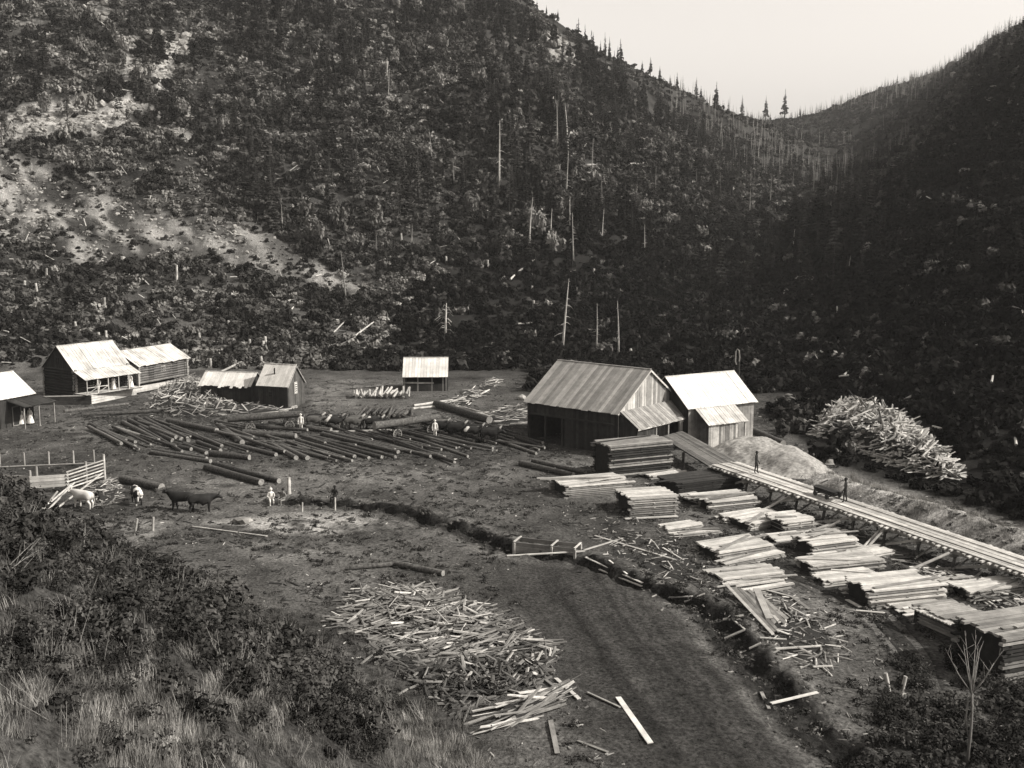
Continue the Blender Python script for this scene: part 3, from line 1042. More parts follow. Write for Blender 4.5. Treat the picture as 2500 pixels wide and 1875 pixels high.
b = Bld('plank_cabin', 'small dark plank cabin with steep pale roof and white-boarded gable window', 'cabin', (-29.95, 128.2, -20, 3.9, 3.75, 2.5, 4.6))
b.roof('whiteroof', 11, .2, .2, ragged=.03)
b.side_wall(0, 'darkboard', 14); b.side_wall(1, 'darkboard', 10)
b.gable_wall(0, 'darkboard', 10); b.gable_wall(1, 'cabinboard', 13)
w_ = b.opening(3, 1.7, 2.0, .55, 1.3, 'window', 'board')
for i in range(5):
    c = b.P(b.L, 1.7, 1.5 + i * .25) + b.d * .16
    board('shutter_slat', w_, b.A, c - b.n * .25, c + b.n * .25, .13, .03, (0, 0, 1), 'whiteroof')
b.opening(0, 1.7, 1.35, .5, .6, 'window', 'darkboard')
b.barge(1, 'oldboard', .2, .2)
k = MB(); c = b.P(1.7, .9, 3.6) - b.A; k.tube([c, c + Vector((0, 0, .75))], [.09, .09], 8); k.obj('stove_pipe', M['iron'], b.o)

b = Bld('small_shed', 'little shed with bright square roof standing above the slab pile', 'shed', (-13.8, 138.4, 1.5, 5.5, 4.4, 2.1, 4.0))
b.roof('whiteroof', 15, .3, .15, ragged=.03)
b.side_wall(1, 'darkboard', 12); b.gable_wall(0, 'darkboard', 10); b.gable_wall(1, 'darkboard', 10)
b.side_wall(0, 'darkboard', 14, z0=-.3, z1=1.0)
for l in (.1, 1.8, 3.6, 5.0, 5.4): b.post('post', l, 0, -.4, 2.1, .15, 'oldboard')
board('girt', b.o, b.A, b.P(0, -.1, 1.15), b.P(3.8, -.1, 1.1), .2, .06, (0, 0, 1), 'oldboard')

b = Bld('left_barn', 'pale-roofed barn cut off by the left edge of the picture', 'barn', (-53.4, 112.6, 68, 4.6, 5.6, 3.2, 5.3))
b.roof('whiteroof', 14, .2, .25, ragged=.03)
b.side_wall(0, 'darkboard', 12); b.side_wall(1, 'darkboard', 10); b.gable_wall(0, 'darkboard', 12); b.gable_wall(1, 'darkboard', 12)
sheet('porch_roof', 'roof_board', b.o, b.P(1.0, -2.4, 2.3), b.P(b.L + .9, -2.4, 2.3), b.P(b.L + .9, -.1, 2.8), b.P(1.0, -.1, 2.8), 12, 'darkboard', .035, .1)
for l, w in ((1.2, -2.2), (3.2, -2.2), (5.3, -2.2)): b.post('porch_post', l, w, -.4, 2.36, .1, 'oldboard')
b.opening(0, 2.2, 1.1, 1.1, 2.0, 'door')
LB = b
b = Bld('left_lean', 'lower pale roof in front of the barn at the left picture edge', 'lean-to', (-56.4, 106.8, 68, 4.6, 4.6, 2.7, 4.3))
b.roof('whiteroof', 12, .2, .2)
b.side_wall(0, 'darkboard', 10); b.gable_wall(0, 'darkboard', 10); b.gable_wall(1, 'darkboard', 10); b.side_wall(1, 'darkboard', 8)

# ------------------------------------------------------------------ tramway on trestles
TP = [at(1768, 1131, 1.55), at(1830, 1152, 1.52), at(2100, 1243, 1.3), at(2500, 1379, 1.0), at(2720, 1452, .95)]
tram = empty('tramway', on(TP[1].x, TP[1].y), 'long plank tramway on timber trestles running from the mill to the right edge', 'tramway')
TR = tram.location
tr_d = [0.0]
for a_, c_ in zip(TP[:-1], TP[1:]): tr_d.append(tr_d[-1] + (c_ - a_).length)


def tpos(t):
    for i in range(len(TP) - 1):
        if t <= tr_d[i + 1] or i == len(TP) - 2:
            w = (t - tr_d[i]) / (tr_d[i + 1] - tr_d[i])
            dr = (TP[i + 1] - TP[i]).normalized()
            return lerp(TP[i], TP[i + 1], w), dr, Vector((0, 0, 1)).cross(dr).normalized()


TW = 2.7
t = 0.2
while t < tr_d[-1]:
    c, dr, sd = tpos(t)
    e0 = random.uniform(.05, .35); e1 = random.uniform(.05, .35)
    board('tie', tram, TR, c - sd * (TW / 2 + e0) - Vector((0, 0, .09)), c + sd * (TW / 2 + e1) - Vector((0, 0, .09)), .2, .1, dr, 'board')
    t += .48
for lane in range(6):
    q = (lane - 2.5) / 6 * TW
    t = -random.uniform(0, 3)
    while t < tr_d[-1] - .5:
        t2 = min(t + random.uniform(3.6, 5.0), tr_d[-1])
        ta = max(t, 0.05)
        # break the boards where the tramway bends
        for bk in tr_d[1:-1]:
            if ta < bk < t2: t2 = bk
        c0, dr, sd = tpos(ta + .01); c1, _, _ = tpos(t2 - .01)
        board('deck_board', tram, TR, c0 + sd * q, c1 + sd * q, TW / 6 * random.uniform(.84, .94), .05, sd, 'board', off=random.uniform(0, .012))
        t = t2
for q in (-.62, .62):
    for i in range(len(TP) - 1):
        c0, dr, sd = tpos(tr_d[i] + .02)
        c1, _, _ = tpos(tr_d[i + 1] - .02)
        board('rail', tram, TR, c0 + sd * q + Vector((0, 0, .065)), c1 + sd * q + Vector((0, 0, .065)), .09, .07, sd, 'board')
for q in (-1.05, 1.05):
    for i in range(len(TP) - 1):
        c0, dr, sd = tpos(tr_d[i] + .02); c1, _, _ = tpos(tr_d[i + 1] - .02)
        board('stringer', tram, TR, c0 + sd * q - Vector((0, 0, .27)), c1 + sd * q - Vector((0, 0, .27)), .18, .24, sd, 'oldboard')
t = 1.5
nbent = 0
while t < tr_d[-1]:
    c, dr, sd = tpos(t)
    zc = c.z - .39
    board('cap', tram, TR, c - sd * 1.5 + Vector((0, 0, -.47)), c + sd * 1.5 + Vector((0, 0, -.47)), .2, .16, dr, 'oldboard')
    feet = []
    for q in (-1, 1):
        top = c + sd * (q * 1.05); ft = c + sd * (q * 1.4)
        gz = ground_z(ft.x, ft.y) - .35
        wlog('post', tram, TR, Vector((ft.x, ft.y, gz)), Vector((top.x, top.y, zc - .1)), .11, 'bark')
        feet.append(Vector((ft.x, ft.y, gz + .45)))
    board('cross_brace', tram, TR, feet[0] + dr * .12, c + sd * .8 + Vector((0, 0, -.6)) + dr * .12, .14, .04, (0, 0, 1), 'oldboard')
    if nbent % 2 == 0 and t + 2.9 < tr_d[-1]:
        c2, _, sd2 = tpos(t + 2.9)
        a_ = c - sd * 1.15; gz = ground_z(a_.x, a_.y) + .15
        board('side_brace', tram, TR, Vector((a_.x, a_.y, gz)), c2 - sd2 * .98 + Vector((0, 0, -.3)), .16, .05, (0, 0, 1), 'board')
    nbent += 1
    t += 2.9
# long pale props leaning against the near side
for (a_, c_) in (((1850, 1252), (1927, 1212)), ((2090, 1354), (2168, 1274)), ((2106, 1350), (2160, 1290)), ((2170, 1414), (2317, 1350))):
    p0 = hit(*a_); s_, t_ = ray(*c_)
    # top end meets the deck edge
    y = (1.0 - HC) / t_
    wlog('prop', tram, TR, p0, Vector((s_ * y, y, 1.0)), .10, 'snag')

# weathered loading platform between the mill door and the tramway
lp = empty('loading_platform', on(TP[0].x - 2, TP[0].y + 2), 'grey weathered loading platform between the mill lean-to and the tramway', 'platform')
dr_ = (TP[1] - TP[0]).normalized(); sd_ = Vector((0, 0, 1)).cross(dr_).normalized()
q0 = MILL.P(MILL.L + 2.5, 3.6, 1.5); q1 = MILL.P(MILL.L + 2.5, 7.2, 1.5)
e0 = TP[0] - sd_ * 1.6 - Vector((0, 0, .12)); e1 = TP[0] + sd_ * 1.6 - Vector((0, 0, .12))
sheet('deck', 'deck_board', lp, e0, e1, q1, q0, 10, 'platformboard', .05, .3)
for p in (q0, q1, e0, e1, lerp(q0, e0, .5), lerp(q1, e1, .5)):
    wlog('post', lp, lp.location, Vector((p.x, p.y, ground_z(p.x, p.y) - .4)), p - Vector((0, 0, .1)), .13, 'bark')

# flat car with its load of boards, standing on the rails
c, dr, sd = tpos(tr_d[1] + 8.8)
TC_ = c
car = empty('tram_car', c, 'low dark flat car standing on the tramway deck', 'cart')
board('bed', car, c, c - dr * .95 + Vector((0, 0, .45)), c + dr * .95 + Vector((0, 0, .45)), .9, .1, sd, 'darkboard')
for x in (-.6, .6):
    board('axle', car, c, c + dr * x - sd * .62 + Vector((0, 0, .3)), c + dr * x + sd * .62 + Vector((0, 0, .3)), .08, .08, dr, 'darkboard')
    for q in (-.62, .62):
        k = MB(); w_ = dr * x + sd * q + Vector((0, 0, .3))
        k.tube([w_ - sd * .04, w_ + sd * .04], [.19, .19], 14); k.obj('wheel', M['iron'], car)
ld = empty('board_load', c + Vector((0, 0, .5)), 'load of dark boards lying on the tram car', 'lumber')
for i in range(6):
    h_ = .54 + (i // 3) * .1
    board('board', ld, ld.location, c - dr * random.uniform(.9, 1.3) + sd * ((i % 3 - 1) * .24) + Vector((0, 0, h_)), c + dr * random.uniform(.9, 1.3) + sd * ((i % 3 - 1) * .24) + Vector((0, 0, h_)), .22, .09, sd, 'darkboard')


# ------------------------------------------------------------------ lumber stacks
def stack(label, a, b_, depth, h, layers, mat='board', nb=None, zb=None, tilt=0.0, side='oldboard', stick=.5):
    """a, b_: picture points of the near bottom corners; boards lie along a-b"""
    p0, p1 = hit(*a), hit(*b_)
    z = min(p0.z, p1.z) if zb is None else zb
    p0.z = p1.z = z
    L = (p1 - p0).length
    d = (p1 - p0).normalized()
    d = Matrix.Rotation(random.gauss(0, .035), 3, 'Z') @ d; p1 = p0 + d * L
    n = Vector((-d.y, d.x, 0))
    stick = random.uniform(.4, 1.1)
    o = empty('lumber_stack', p0 + (p1 - p0) / 2 + n * depth / 2, label, 'lumber', 'lumber stacks in the mill yard')
    rt = o.location
    U = Vector((0, 0, 1))
    nb = nb or max(4, int(depth / .3))
    lh = h / layers
    k = MB()
    cc = (p0 + p1) / 2 + n * depth / 2 + U * (h / 2 - lh * .6 + .02)
    k.beam(cc - d * (L / 2 - .12) - rt, cc + d * (L / 2 - .12) - rt, depth - .3, h - lh * .9)
    k.obj('core', M['core'], o)
    for i in range(layers):
        z_ = lh * (i + .55)
        top = i == layers - 1
        for j in range(nb):
            if not top and 0 < j < nb - 1: continue
            w = depth / nb
            q = (j + .5) * w + random.uniform(-.03, .03) + (random.uniform(-.08, .02) if j == 0 else 0)
            e0 = random.uniform(-stick, stick * .5) * .5; e1 = random.uniform(-stick * .5, stick) * .5
            board('board', o, rt, p0 + d * e0 + n * q + U * z_, p1 + d * e1 + n * q + U * (z_ + tilt * L), w * random.uniform(.86, .98), lh * .62, n,
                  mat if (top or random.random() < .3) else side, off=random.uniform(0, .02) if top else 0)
        for t in (.06, .5, .94):
            if i % 2 == 0:
                c0 = p0 + d * (L * t) + U * (lh * (i + .1))
                board('sticker', o, rt, c0 - n * .08, c0 + n * (depth + .05), .09, lh * .3, d, side)
    for i in range(random.randint(0, 3)):      # odd boards left lying across the top
        c0 = p0 + d * (L * random.uniform(.2, .8)) + n * (depth * random.uniform(.2, .8)) + U * (h + lh * .2 + i * .06)
        a_ = random.gauss(0, .25); q_ = Matrix.Rotation(a_, 3, 'Z') @ d; ln = L * random.uniform(.3, .6)
        board('board', o, rt, c0 - q_ * ln, c0 + q_ * ln, random.uniform(.16, .3), .05, n, random.choice([mat, side]))
    return o


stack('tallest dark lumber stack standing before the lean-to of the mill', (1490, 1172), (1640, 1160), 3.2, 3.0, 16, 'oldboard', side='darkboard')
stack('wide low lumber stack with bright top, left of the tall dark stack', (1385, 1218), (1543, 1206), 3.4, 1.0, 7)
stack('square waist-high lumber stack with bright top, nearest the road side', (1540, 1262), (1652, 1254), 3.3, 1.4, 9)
stack('long black shadowed lumber stack under the head of the tramway', (1662, 1216), (1812, 1200), 3.2, 1.35, 12, 'darkboard', side='darkboard')  # near-black boards stand in for the shade beneath the platform
stack('pale ledge of boards beside the tall dark stack', (1590, 1172), (1672, 1163), 2.2, .5, 3)
stack('bright lumber stack nearest the head of the tramway', (1735, 1250), (1850, 1242), 3.0, .85, 6)
stack('narrow lumber stack tucked left of the stack by the tramway head', (1702, 1238), (1732, 1234), 2.2, .6, 4)
stack('thin flat lumber stack in front of the stack by the tramway head', (1780, 1276), (1888, 1264), 1.5, .4, 3)
stack('pale lumber stack second along the tramway below the first prop', (1838, 1298), (1916, 1284), 2.6, .6, 5)
stack('lumber stack in the middle of the row below the tramway', (1920, 1310), (1985, 1300), 2.8, 1.0, 7)
stack('flat bundle of boards left of the paired lumber stacks', (1900, 1336), (1976, 1326), 1.8, .45, 3)
stack('three-stepped lumber stack below the crossed props', (1988, 1364), (2092, 1352), 2.4, 1.0, 6)
stack('low front step of the three-stepped stack', (1994, 1378), (2086, 1368), .7, .5, 3)
stack('long pale lumber stack below the three-stepped stack', (1985, 1408), (2158, 1390), 2.0, .7, 5)
stack('low spread of boards before the long prop', (2024, 1434), (2156, 1420), 1.8, .4, 3)
stack('large many-layered lumber stack under the long prop', (2130, 1488), (2292, 1470), 2.9, 1.15, 8)
stack('lumber stack with bright slanting edge near the bare tree', (2225, 1512), (2330, 1498), 2.0, .3, 3)
stack('upper stepped layers of lumber left of the cart track', (1758, 1370), (1885, 1350), 2.8, .65, 4)
stack('low front step of boards below the upper stepped layers', (1770, 1384), (1918, 1362), .9, .35, 3)
stack('long straight bundle of boards at the middle of the yard', (1762, 1424), (1908, 1414), 2.1, .5, 3)
stack('second step below the long straight bundle', (1790, 1436), (1912, 1424), .6, .35, 2)
stack('short front bundle at the foot of the long straight bundle', (1808, 1452), (1928, 1438), .6, .3, 2)
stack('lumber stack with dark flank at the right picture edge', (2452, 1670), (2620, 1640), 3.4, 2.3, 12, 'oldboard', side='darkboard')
stack('lumber stack far right under the tramway', (2372, 1470), (2500, 1450), 2.0, .6, 4)
stack('small flat stack of boards right of the large many-layered stack', (2318, 1446), (2390, 1434), 1.6, .4, 3)
stack('flat stack of boards in the shade under the tramway middle', (2000, 1322), (2060, 1312), 1.5, .5, 4)
stack('flat stack of boards beside the crossed props', (2110, 1372), (2180, 1362), 1.6, .5, 4)
stack('thin pale layer of boards left of the thin flat stack', (1640, 1296), (1716, 1288), 1.4, .25, 2)
stack('thin pale layer of boards under the narrow stack', (1660, 1312), (1752, 1304), .8, .2, 2)

# slanted rack of fresh shingle bolts with pale sawtooth edge
p0, p1 = at(2345, 1545, -.2), at(2300, 1480, -.2)
o = empty('shingle_rack', hit(2370, 1555), 'flat rack of boards with pale sawtooth edge beside the bare tree', 'lumber')
A_ = at(2240, 1474, .9); B_ = at(2395, 1540, .9)
dd = (B_ - A_)
for i in range(18):
    c0 = lerp(A_, B_, (i + .5) / 18)
    e_ = c0 + Vector((2.1, .75, 0)) * random.uniform(.96, 1.04)
    board('board', o, o.location, c0 - Vector((.35, .1, 0)) * random.uniform(.2, 1.2), e_, dd.length / 18 * .9, .07, dd, 'oldboard', off=random.uniform(0, .02))
for i in range(5):
    z_ = .72 - i * .2
    board('cross_stick', o, o.location, Vector((A_.x + .1, A_.y, z_)), Vector((B_.x + .1, B_.y, z_)), .3, .08, (1, .3, 0), 'oldboard')
for i in range(18):
    c0 = lerp(A_, B_, (i + .5) / 18) - Vector((0, 0, .1))
    board('board', o, o.location, c0 - Vector((.6, .2, 0)), c0 + Vector((.4, .1, 0)), dd.length / 18 * .7, .07, dd, 'board')
for q in (A_, B_, A_ + Vector((2, .7, 0)), B_ + Vector((2, .7, 0))):
    board('leg', o, o.location, Vector((q.x, q.y, ground_z(q.x, q.y) - .2)), Vector((q.x, q.y, .66)), .2, .2, dd, 'darkboard')


M['barkgrey'] = plain_mat('grey_bark', 0.05, 0.13, 4.0, rnd=.3)
# ------------------------------------------------------------------ saw logs lying in the yard
def Z1(*p):      # points read in an enlargement of the left side
    return (p[0] / 3.19, 800 + p[1] / 3.19)


def Z2(*p):      # points read in an enlargement of the middle
    return (450 + p[0] / 2.765, 820 + p[1] / 2.765)


def lay_log(name, a, b_, r, label, group=None, cat='log', mat='bark', lift=0.0, cut='cut', taper=1.0):
    p0, p1 = hit(*a), hit(*b_)
    if cat == 'log': r *= .74
    p0.z += r * .75 + lift; p1.z += r * .75 + lift
    c = (p0 + p1) / 2
    o = link(name, unit_log(mat, random.randrange(5), cut), None, frame_mat(p0, p1, (0.01, 0.02, 1), r, r, roll=random.uniform(0, 6)))
    return tag(o, label, cat, group)


row = [((730, 728), (1075, 832)), ((757, 712), (1150, 826)), ((800, 702), (1245, 834)), ((835, 698), (1335, 832)), ((880, 690), (1425, 826)),
       ((930, 672), (1445, 796)), ((965, 662), (1535, 796)), ((1050, 660), (1592, 800)), ((1150, 662), (1610, 760)), ((1250, 656), (1655, 752)),
       ((1335, 650), (1705, 744)), ((1425, 645), (1885, 752)), ((1505, 648), (1878, 735)), ((1580, 645), (1938, 738)), ((1650, 640), (1955, 718))]
for i, (a, c) in enumerate(row):
    lay_log('log', Z2(*a), Z2(*c), random.uniform(.2, .3), ORD[i] + ' log from the left in the long slanting row of the log deck', 'logs in the slanting row of the log deck')
row = [((700, 765), (1050, 942)), ((760, 790), (985, 895)), ((955, 750), (1235, 892)), ((1005, 732), (1345, 892)), ((1060, 722), (1415, 886)), ((1130, 722), (1468, 892))]
for i, (a, c) in enumerate(row):
    lay_log('log', Z1(*a), Z1(*c), random.uniform(.3, .42), ORD[i] + ' log from the left in the dark bunch of logs below the chip heap', 'logs in the dark bunch at the left')
singles = [
    (Z1(900, 800), Z1(1195, 890), .34, 'pale barkless log lying beside the dark bunch of logs', 'barkpale'),
    (Z1(1312, 745), Z1(1690, 820), .45, 'thick dark log lying below the bark shed', 'bark'),
    (Z1(1180, 985), Z1(1640, 1055), .3, 'lowest slanting log at the left end of the log deck', 'bark'),
    (Z1(1195, 962), Z1(1610, 1030), .26, 'log tucked behind the lowest slanting log', 'bark'),
    (Z1(1390, 940), Z1(1490, 958), .28, 'short log stub above the lowest slanting log', 'bark'),
    (Z1(500, 662), Z1(1000, 602), .26, 'long dark log lying below the terrace wall', 'bark'),
    (Z1(640, 690), Z1(1300, 655), .3, 'long dark log in front of the terrace and chip heap', 'bark'),
    (Z2(240, 622), Z2(392, 735), .42, 'steeply slanting thick log pointing down from the wagon road', 'bark'),
    (Z2(255, 622), Z2(530, 672), .22, 'thin log lying right of the steeply slanting log', 'bark'),
    (Z2(400, 672), Z2(755, 695), .48, 'thickest single log with pale cut end in the middle of the deck', 'bark'),
    (Z2(200, 720), Z2(505, 785), .3, 'log below the thickest single log', 'bark'),
    (Z2(90, 728), Z2(245, 785), .3, 'short log left of the log below the thickest one', 'bark'),
    (Z2(350, 722), Z2(552, 748), .26, 'log just under the thickest single log', 'bark'),
    (Z2(385, 755), Z2(620, 815), .3, 'log ending beside the two short front logs', 'bark'),
    (Z2(180, 810), Z2(440, 838), .42, 'thick log with pale end lying at the front of the deck', 'bark'),
    (Z2(590, 752), Z2(755, 838), .36, 'left one of two short thick front logs', 'bark'),
    (Z2(655, 762), Z2(832, 840), .36, 'right one of two short thick front logs', 'bark'),
    (Z2(450, 622), Z2(832, 646), .3, 'long log lying in front of the left ox team', 'bark'),
    (Z2(832, 636), Z2(992, 652), .42, 'short thick sawn log with pale ends before the left ox team', 'bark'),
    (Z2(935, 660), Z2(1425, 645), .22, 'long pale pole behind the slanting row of logs', 'barkpale'),
    (Z2(0, 742), Z2(150, 800), .28, 'left log beside the short log of the deck', 'bark'),
    (Z2(150, 905), Z2(520, 1008), .44, 'front log of the pair lying alone in the yard', 'bark'),
    (Z2(200, 880), Z2(640, 995), .36, 'rear log of the pair lying alone in the yard', 'bark'),
    (Z2(1700, 480), Z2(2060, 590), .62, 'biggest dark log slanting behind the right ox team', 'bark'),
    (Z2(1800, 470), Z2(2200, 575), .2, 'pale peeled pole beside the biggest slanting log', 'snag'),
    (Z2(1550, 478), Z2(1810, 440), .22, 'upper pale timber beside the slab pile', 'snag'),
    (Z2(1545, 498), Z2(1740, 480), .2, 'lower pale timber beside the slab pile', 'snag'),
    (Z2(465, 535), Z2(700, 510), .14, 'thin pale pole in front of the plank cabin', 'snag'),
    ((930, 1388), (968, 1382), .22, 'left half of the broken dark log in the foreground', 'bark'),
    ((848, 1392), (965, 1382), .25, 'left length of the broken dark log lying in the foreground yard', 'bark'),
    ((970, 1384), (1082, 1406), .3, 'right length of the broken dark log lying in the foreground yard', 'bark'),
    ((1270, 1136), (1400, 1165), .35, 'dark log slanting towards the wide low lumber stack', 'bark'),
    ((1300, 1128), (1430, 1158), .25, 'thin dark log behind the log before the wide low stack', 'bark'),
    ((300, 1178), (395, 1198), .5, 'charred dark log behind the black-and-white cow', 'bark'),
    ((380, 1200), (418, 1192), .2, 'short dark stick log ending the charred log', 'bark'),
    ((1836, 1058), (1912, 1090), .5, 'dark log on the sawdust right of the engine house', 'bark'),
]
for a, c, r, lab, mt in singles:
    if lab.startswith('left half'): continue
    lay_log('log', a, c, r, lab, None, 'log', mt)

# more logs jumbled between the rows
jum = []
rr_ = random.Random(5)
for i in range(48):
    u_ = rr_.uniform(520, 1230); lo_ = 1052 + (u_ - 560) * .0; v_ = rr_.uniform(1030, 1105 - abs(u_ - 850) * .05)
    du = rr_.uniform(60, 170); sl = rr_.gauss(.26, .07)
    jum.append(((u_, v_), (u_ + du, v_ + du * sl), rr_.uniform(.12, .25), 'middle'))
for i in range(14):
    u_ = rr_.uniform(215, 420); v_ = rr_.uniform(1020, 1075); du = rr_.uniform(60, 130); sl = rr_.gauss(.38, .08)
    jum.append(((u_, v_), (u_ + du, v_ + du * sl), rr_.uniform(.14, .28), 'left'))
jum.sort(key=lambda q: (q[3], q[0][0]))
cj = {}
for a, c, r, w_ in jum:
    cj[w_] = cj.get(w_, -1) + 1
    n_ = cj[w_]
    w1 = ORD[n_] if n_ < 20 else ('twentieth' if n_ == 19 else (['twenty', 'thirty', 'forty'][n_ // 10 - 2] + '-' + ORD[n_ % 10] if n_ % 10 < 9 else ['', 'thirtieth', 'fortieth'][n_ // 10 - 1]))
    lay_log('log', a, c, r, w1 + ' thin jumbled log from the left in the ' + w_ + ' part of the log deck', 'jumbled logs in the ' + w_ + ' part of the deck', 'log', rr_.choice(['bark', 'bark', 'bark', 'barkgrey']), lift=rr_.uniform(0, .25))

# fallen poles and boards, each on its own
def Z5(*p): return (1200 + p[0] / 2.655, 1250 + p[1] / 2.655)
def Z7(*p): return (600 + p[0] / 2.458, 1300 + p[1] / 2.458)


def lay_board(a, b_, w, label, mat='board', th=.05, name='loose_board', lift=.04, e0=0, e1=0):
    p0, p1 = hit(*a), hit(*b_)
    p0.z += lift + th + e0; p1.z += lift + th + e1
    sd = (p1 - p0).cross(Vector((0, 0, 1))).normalized()
    o = link(name, unit_box(mat, random.randrange(4)), None, frame_mat(p0, p1, sd, w, th, roll=random.uniform(-.15, .15)))
    return tag(o, label, 'board', None)


LB_ = [
    (Z5(820, 1212), Z5(1030, 1512), .26, 'wide pale board lying alone on the cart road', 'board'),
    (Z5(620, 1180), Z5(832, 1278), .12, 'thin dark pole meeting the wide board on the road', 'oldboard'),
    (Z5(672, 162), Z5(1205, 322), .16, 'long pale pole right of the plank trough', 'board'),
    (Z5(100, 292), Z5(605, 262), .16, 'straight pale pole lying in front of the plank trough', 'board'),
    (Z5(600, 255), Z5(850, 178), .16, 'pale pole slanting up from the end of the trough', 'board'),
    (Z5(612, 302), Z5(980, 470), .16, 'pale pole lying along the ditch below the trough', 'board'),
    (Z5(762, 322), Z5(880, 412), .12, 'short pale stick across the ditch', 'board'),
    (Z5(700, 380), Z5(975, 490), .2, 'pale board at the lower brink of the ditch', 'board'),
    (Z5(1110, 240), Z5(1245, 320), .14, 'pale stick near the end of the long pole', 'board'),
    (Z5(1100, 350), Z5(1480, 582), .16, 'long dark pole slanting towards the board bundle', 'darkboard'),
    (Z5(1370, 618), Z5(1660, 548), .24, 'bright board lying across the head of the board bundle', 'board'),
    (Z5(1150, 562), Z5(1300, 556), .18, 'short bright board at the road side', 'board'),
    (Z5(1250, 590), Z5(1380, 540), .16, 'short slanting bright board at the road side', 'board'),
    (Z5(1500, 708), Z5(1632, 680), .26, 'short wide bright board beside the ditch', 'board'),
    (Z5(1510, 830), Z5(1642, 772), .16, 'bright stick reaching over the ditch', 'board'),
    (Z5(1640, 770), Z5(1580, 720), .12, 'dull stick meeting the bright stick by the ditch', 'oldboard'),
    (Z5(1740, 825), Z5(1912, 836), .16, 'pale board below the board bundle', 'board'),
    (Z5(1670, 895), Z5(1745, 860), .2, 'small bright board below the board bundle', 'board'),
    (Z5(1840, 897), Z5(2135, 878), .16, 'long bright board right of the board bundle', 'board'),
    (Z5(1810, 1252), Z5(2112, 1180), .16, 'bright board lying right of the ditch near the bottom', 'board'),
    (Z5(1750, 1180), Z5(1800, 1290), .16, 'dull board at the brink of the road near the bottom', 'oldboard'),
    (Z5(865, 52), Z5(1205, 34), .3, 'bright board lying before the square lumber stack', 'board'),
    (Z5(1780, 515), Z5(1990, 570), .2, 'pale board at the edge of the bare patch', 'oldboard'),
    (Z5(1950, 560), Z5(2060, 640), .22, 'pale board lying on the bare patch', 'oldboard'),
    ((470, 1288), (652, 1312), .12, 'long thin pale rail lying in the yard below the cows', 'board'),
    (Z7(1990, 1262), Z7(2170, 1330), .14, 'dull pole at the bottom edge of the yard', 'oldboard'),
    (Z7(1860, 885), Z7(2000, 1010), .2, 'pale plank pointing down from the small slab heap', 'board'),
    (Z7(1780, 880), Z7(1885, 960), .16, 'dull plank beside the plank pointing down', 'oldboard'),
    (Z7(1830, 1140), Z7(1870, 1340), .22, 'upright dull plank at the bottom edge', 'oldboard'),
    (Z7(1380, 905), Z7(1700, 985), .13, 'pole lying between the two slab heaps', 'oldboard'),
    (Z7(1480, 1160), Z7(1660, 1135), .15, 'pale plank just below the small slab heap', 'board'),
    (Z7(1640, 900), Z7(1780, 885), .14, 'pale stick above the small slab heap', 'board'),
    (Z7(1200, 410), Z7(1468, 440), .14, 'pole sticking out right of the big slab heap', 'board'),
    (Z7(630, 348), Z7(790, 342), .14, 'straight board at the top of the big slab heap', 'board'),
    (Z7(850, 1030), Z7(970, 950), .1, 'stick lying in the brush left of the small heap', 'oldboard'),
    (Z7(690, 800), Z7(790, 720), .1, 'stick standing from the brush below the big heap', 'oldboard'),
    ((2090, 1494), (2160, 1500), .2, 'pale plank beside the wheel track', 'board'),
    ((1985, 1632), (2032, 1630), .16, 'pale stick on the rough ground by the wheel track', 'board'),
    ((2100, 1486), (2068, 1468), .3, 'pale wide board at the head of the wheel track', 'board'),
]
for a, c, w, lab, mt in LB_:
    lay_board(a, c, w, lab, mt)

# bundle of boards thrown down beside the ditch
o = empty('board_bundle', hit(*Z5(1680, 680)), 'bundle of long pale boards tipped out beside the ditch', 'boards')
for i in range(12):
    k = i * 13 + random.uniform(-8, 8)
    a, c = hit(*Z5(1530 + k * 1.3, 520 + k * .35)), hit(*Z5(1800 + k * .8 + random.uniform(-40, 30), 800 - k * .5 + random.uniform(-30, 20)))
    a.z += .35 + random.uniform(0, .15); c.z += .12 + random.uniform(0, .1)
    board('board', o, o.location, a, c, random.uniform(.14, .24), .05, (1, -.6, .2), random.choice(['board', 'oldboard', 'oldboard']))
a, c = hit(*Z5(1715, 550)), hit(*Z5(1800, 725)); a.z += .5; c.z += .3
board('wide_board', o, o.location, a, c, .4, .06, (1, -.4, 0), 'board')

# plank trough that carries the ditch under the road
o = empty('plank_trough', hit(1330, 1335), 'long plank trough with end posts carrying the ditch past the road', 'trough')
a, c = at(1256, 1328, .2), at(1404, 1344, .2)
d_ = (c - a).normalized(); n_ = Vector((-d_.y, d_.x, 0))
for q in (0, 1.15):
    for i in range(3):
        for t0, t1 in ((0, .62), (.62, 1)):
            board('side_board', o, o.location, lerp(a, c, t0) + n_ * q - Vector((0, 0, .3 * i)), lerp(a, c, t1) + n_ * q - Vector((0, 0, .3 * i)), .28, .05, (0, 0, 1), 'oldboard')
for i in range(4): board('bottom_board', o, o.location, a + n_ * (.15 + i * .28) - Vector((0, 0, .7)), c + n_ * (.15 + i * .28) - Vector((0, 0, .7)), .27, .05, n_, 'darkboard')
for t in (0, .62, 1):
    for q in (-.08, 1.23):
        p = lerp(a, c, t) + n_ * q
        board('post', o, o.location, p - Vector((0, 0, 1.0)), p + Vector((0, 0, .1)), .16, .16, d_, 'board')
    board('cross_tie', o, o.location, lerp(a, c, t) - n_ * .15 + Vector((0, 0, .18)), lerp(a, c, t) + n_ * 1.3 + Vector((0, 0, .18)), .12, .06, d_, 'board')


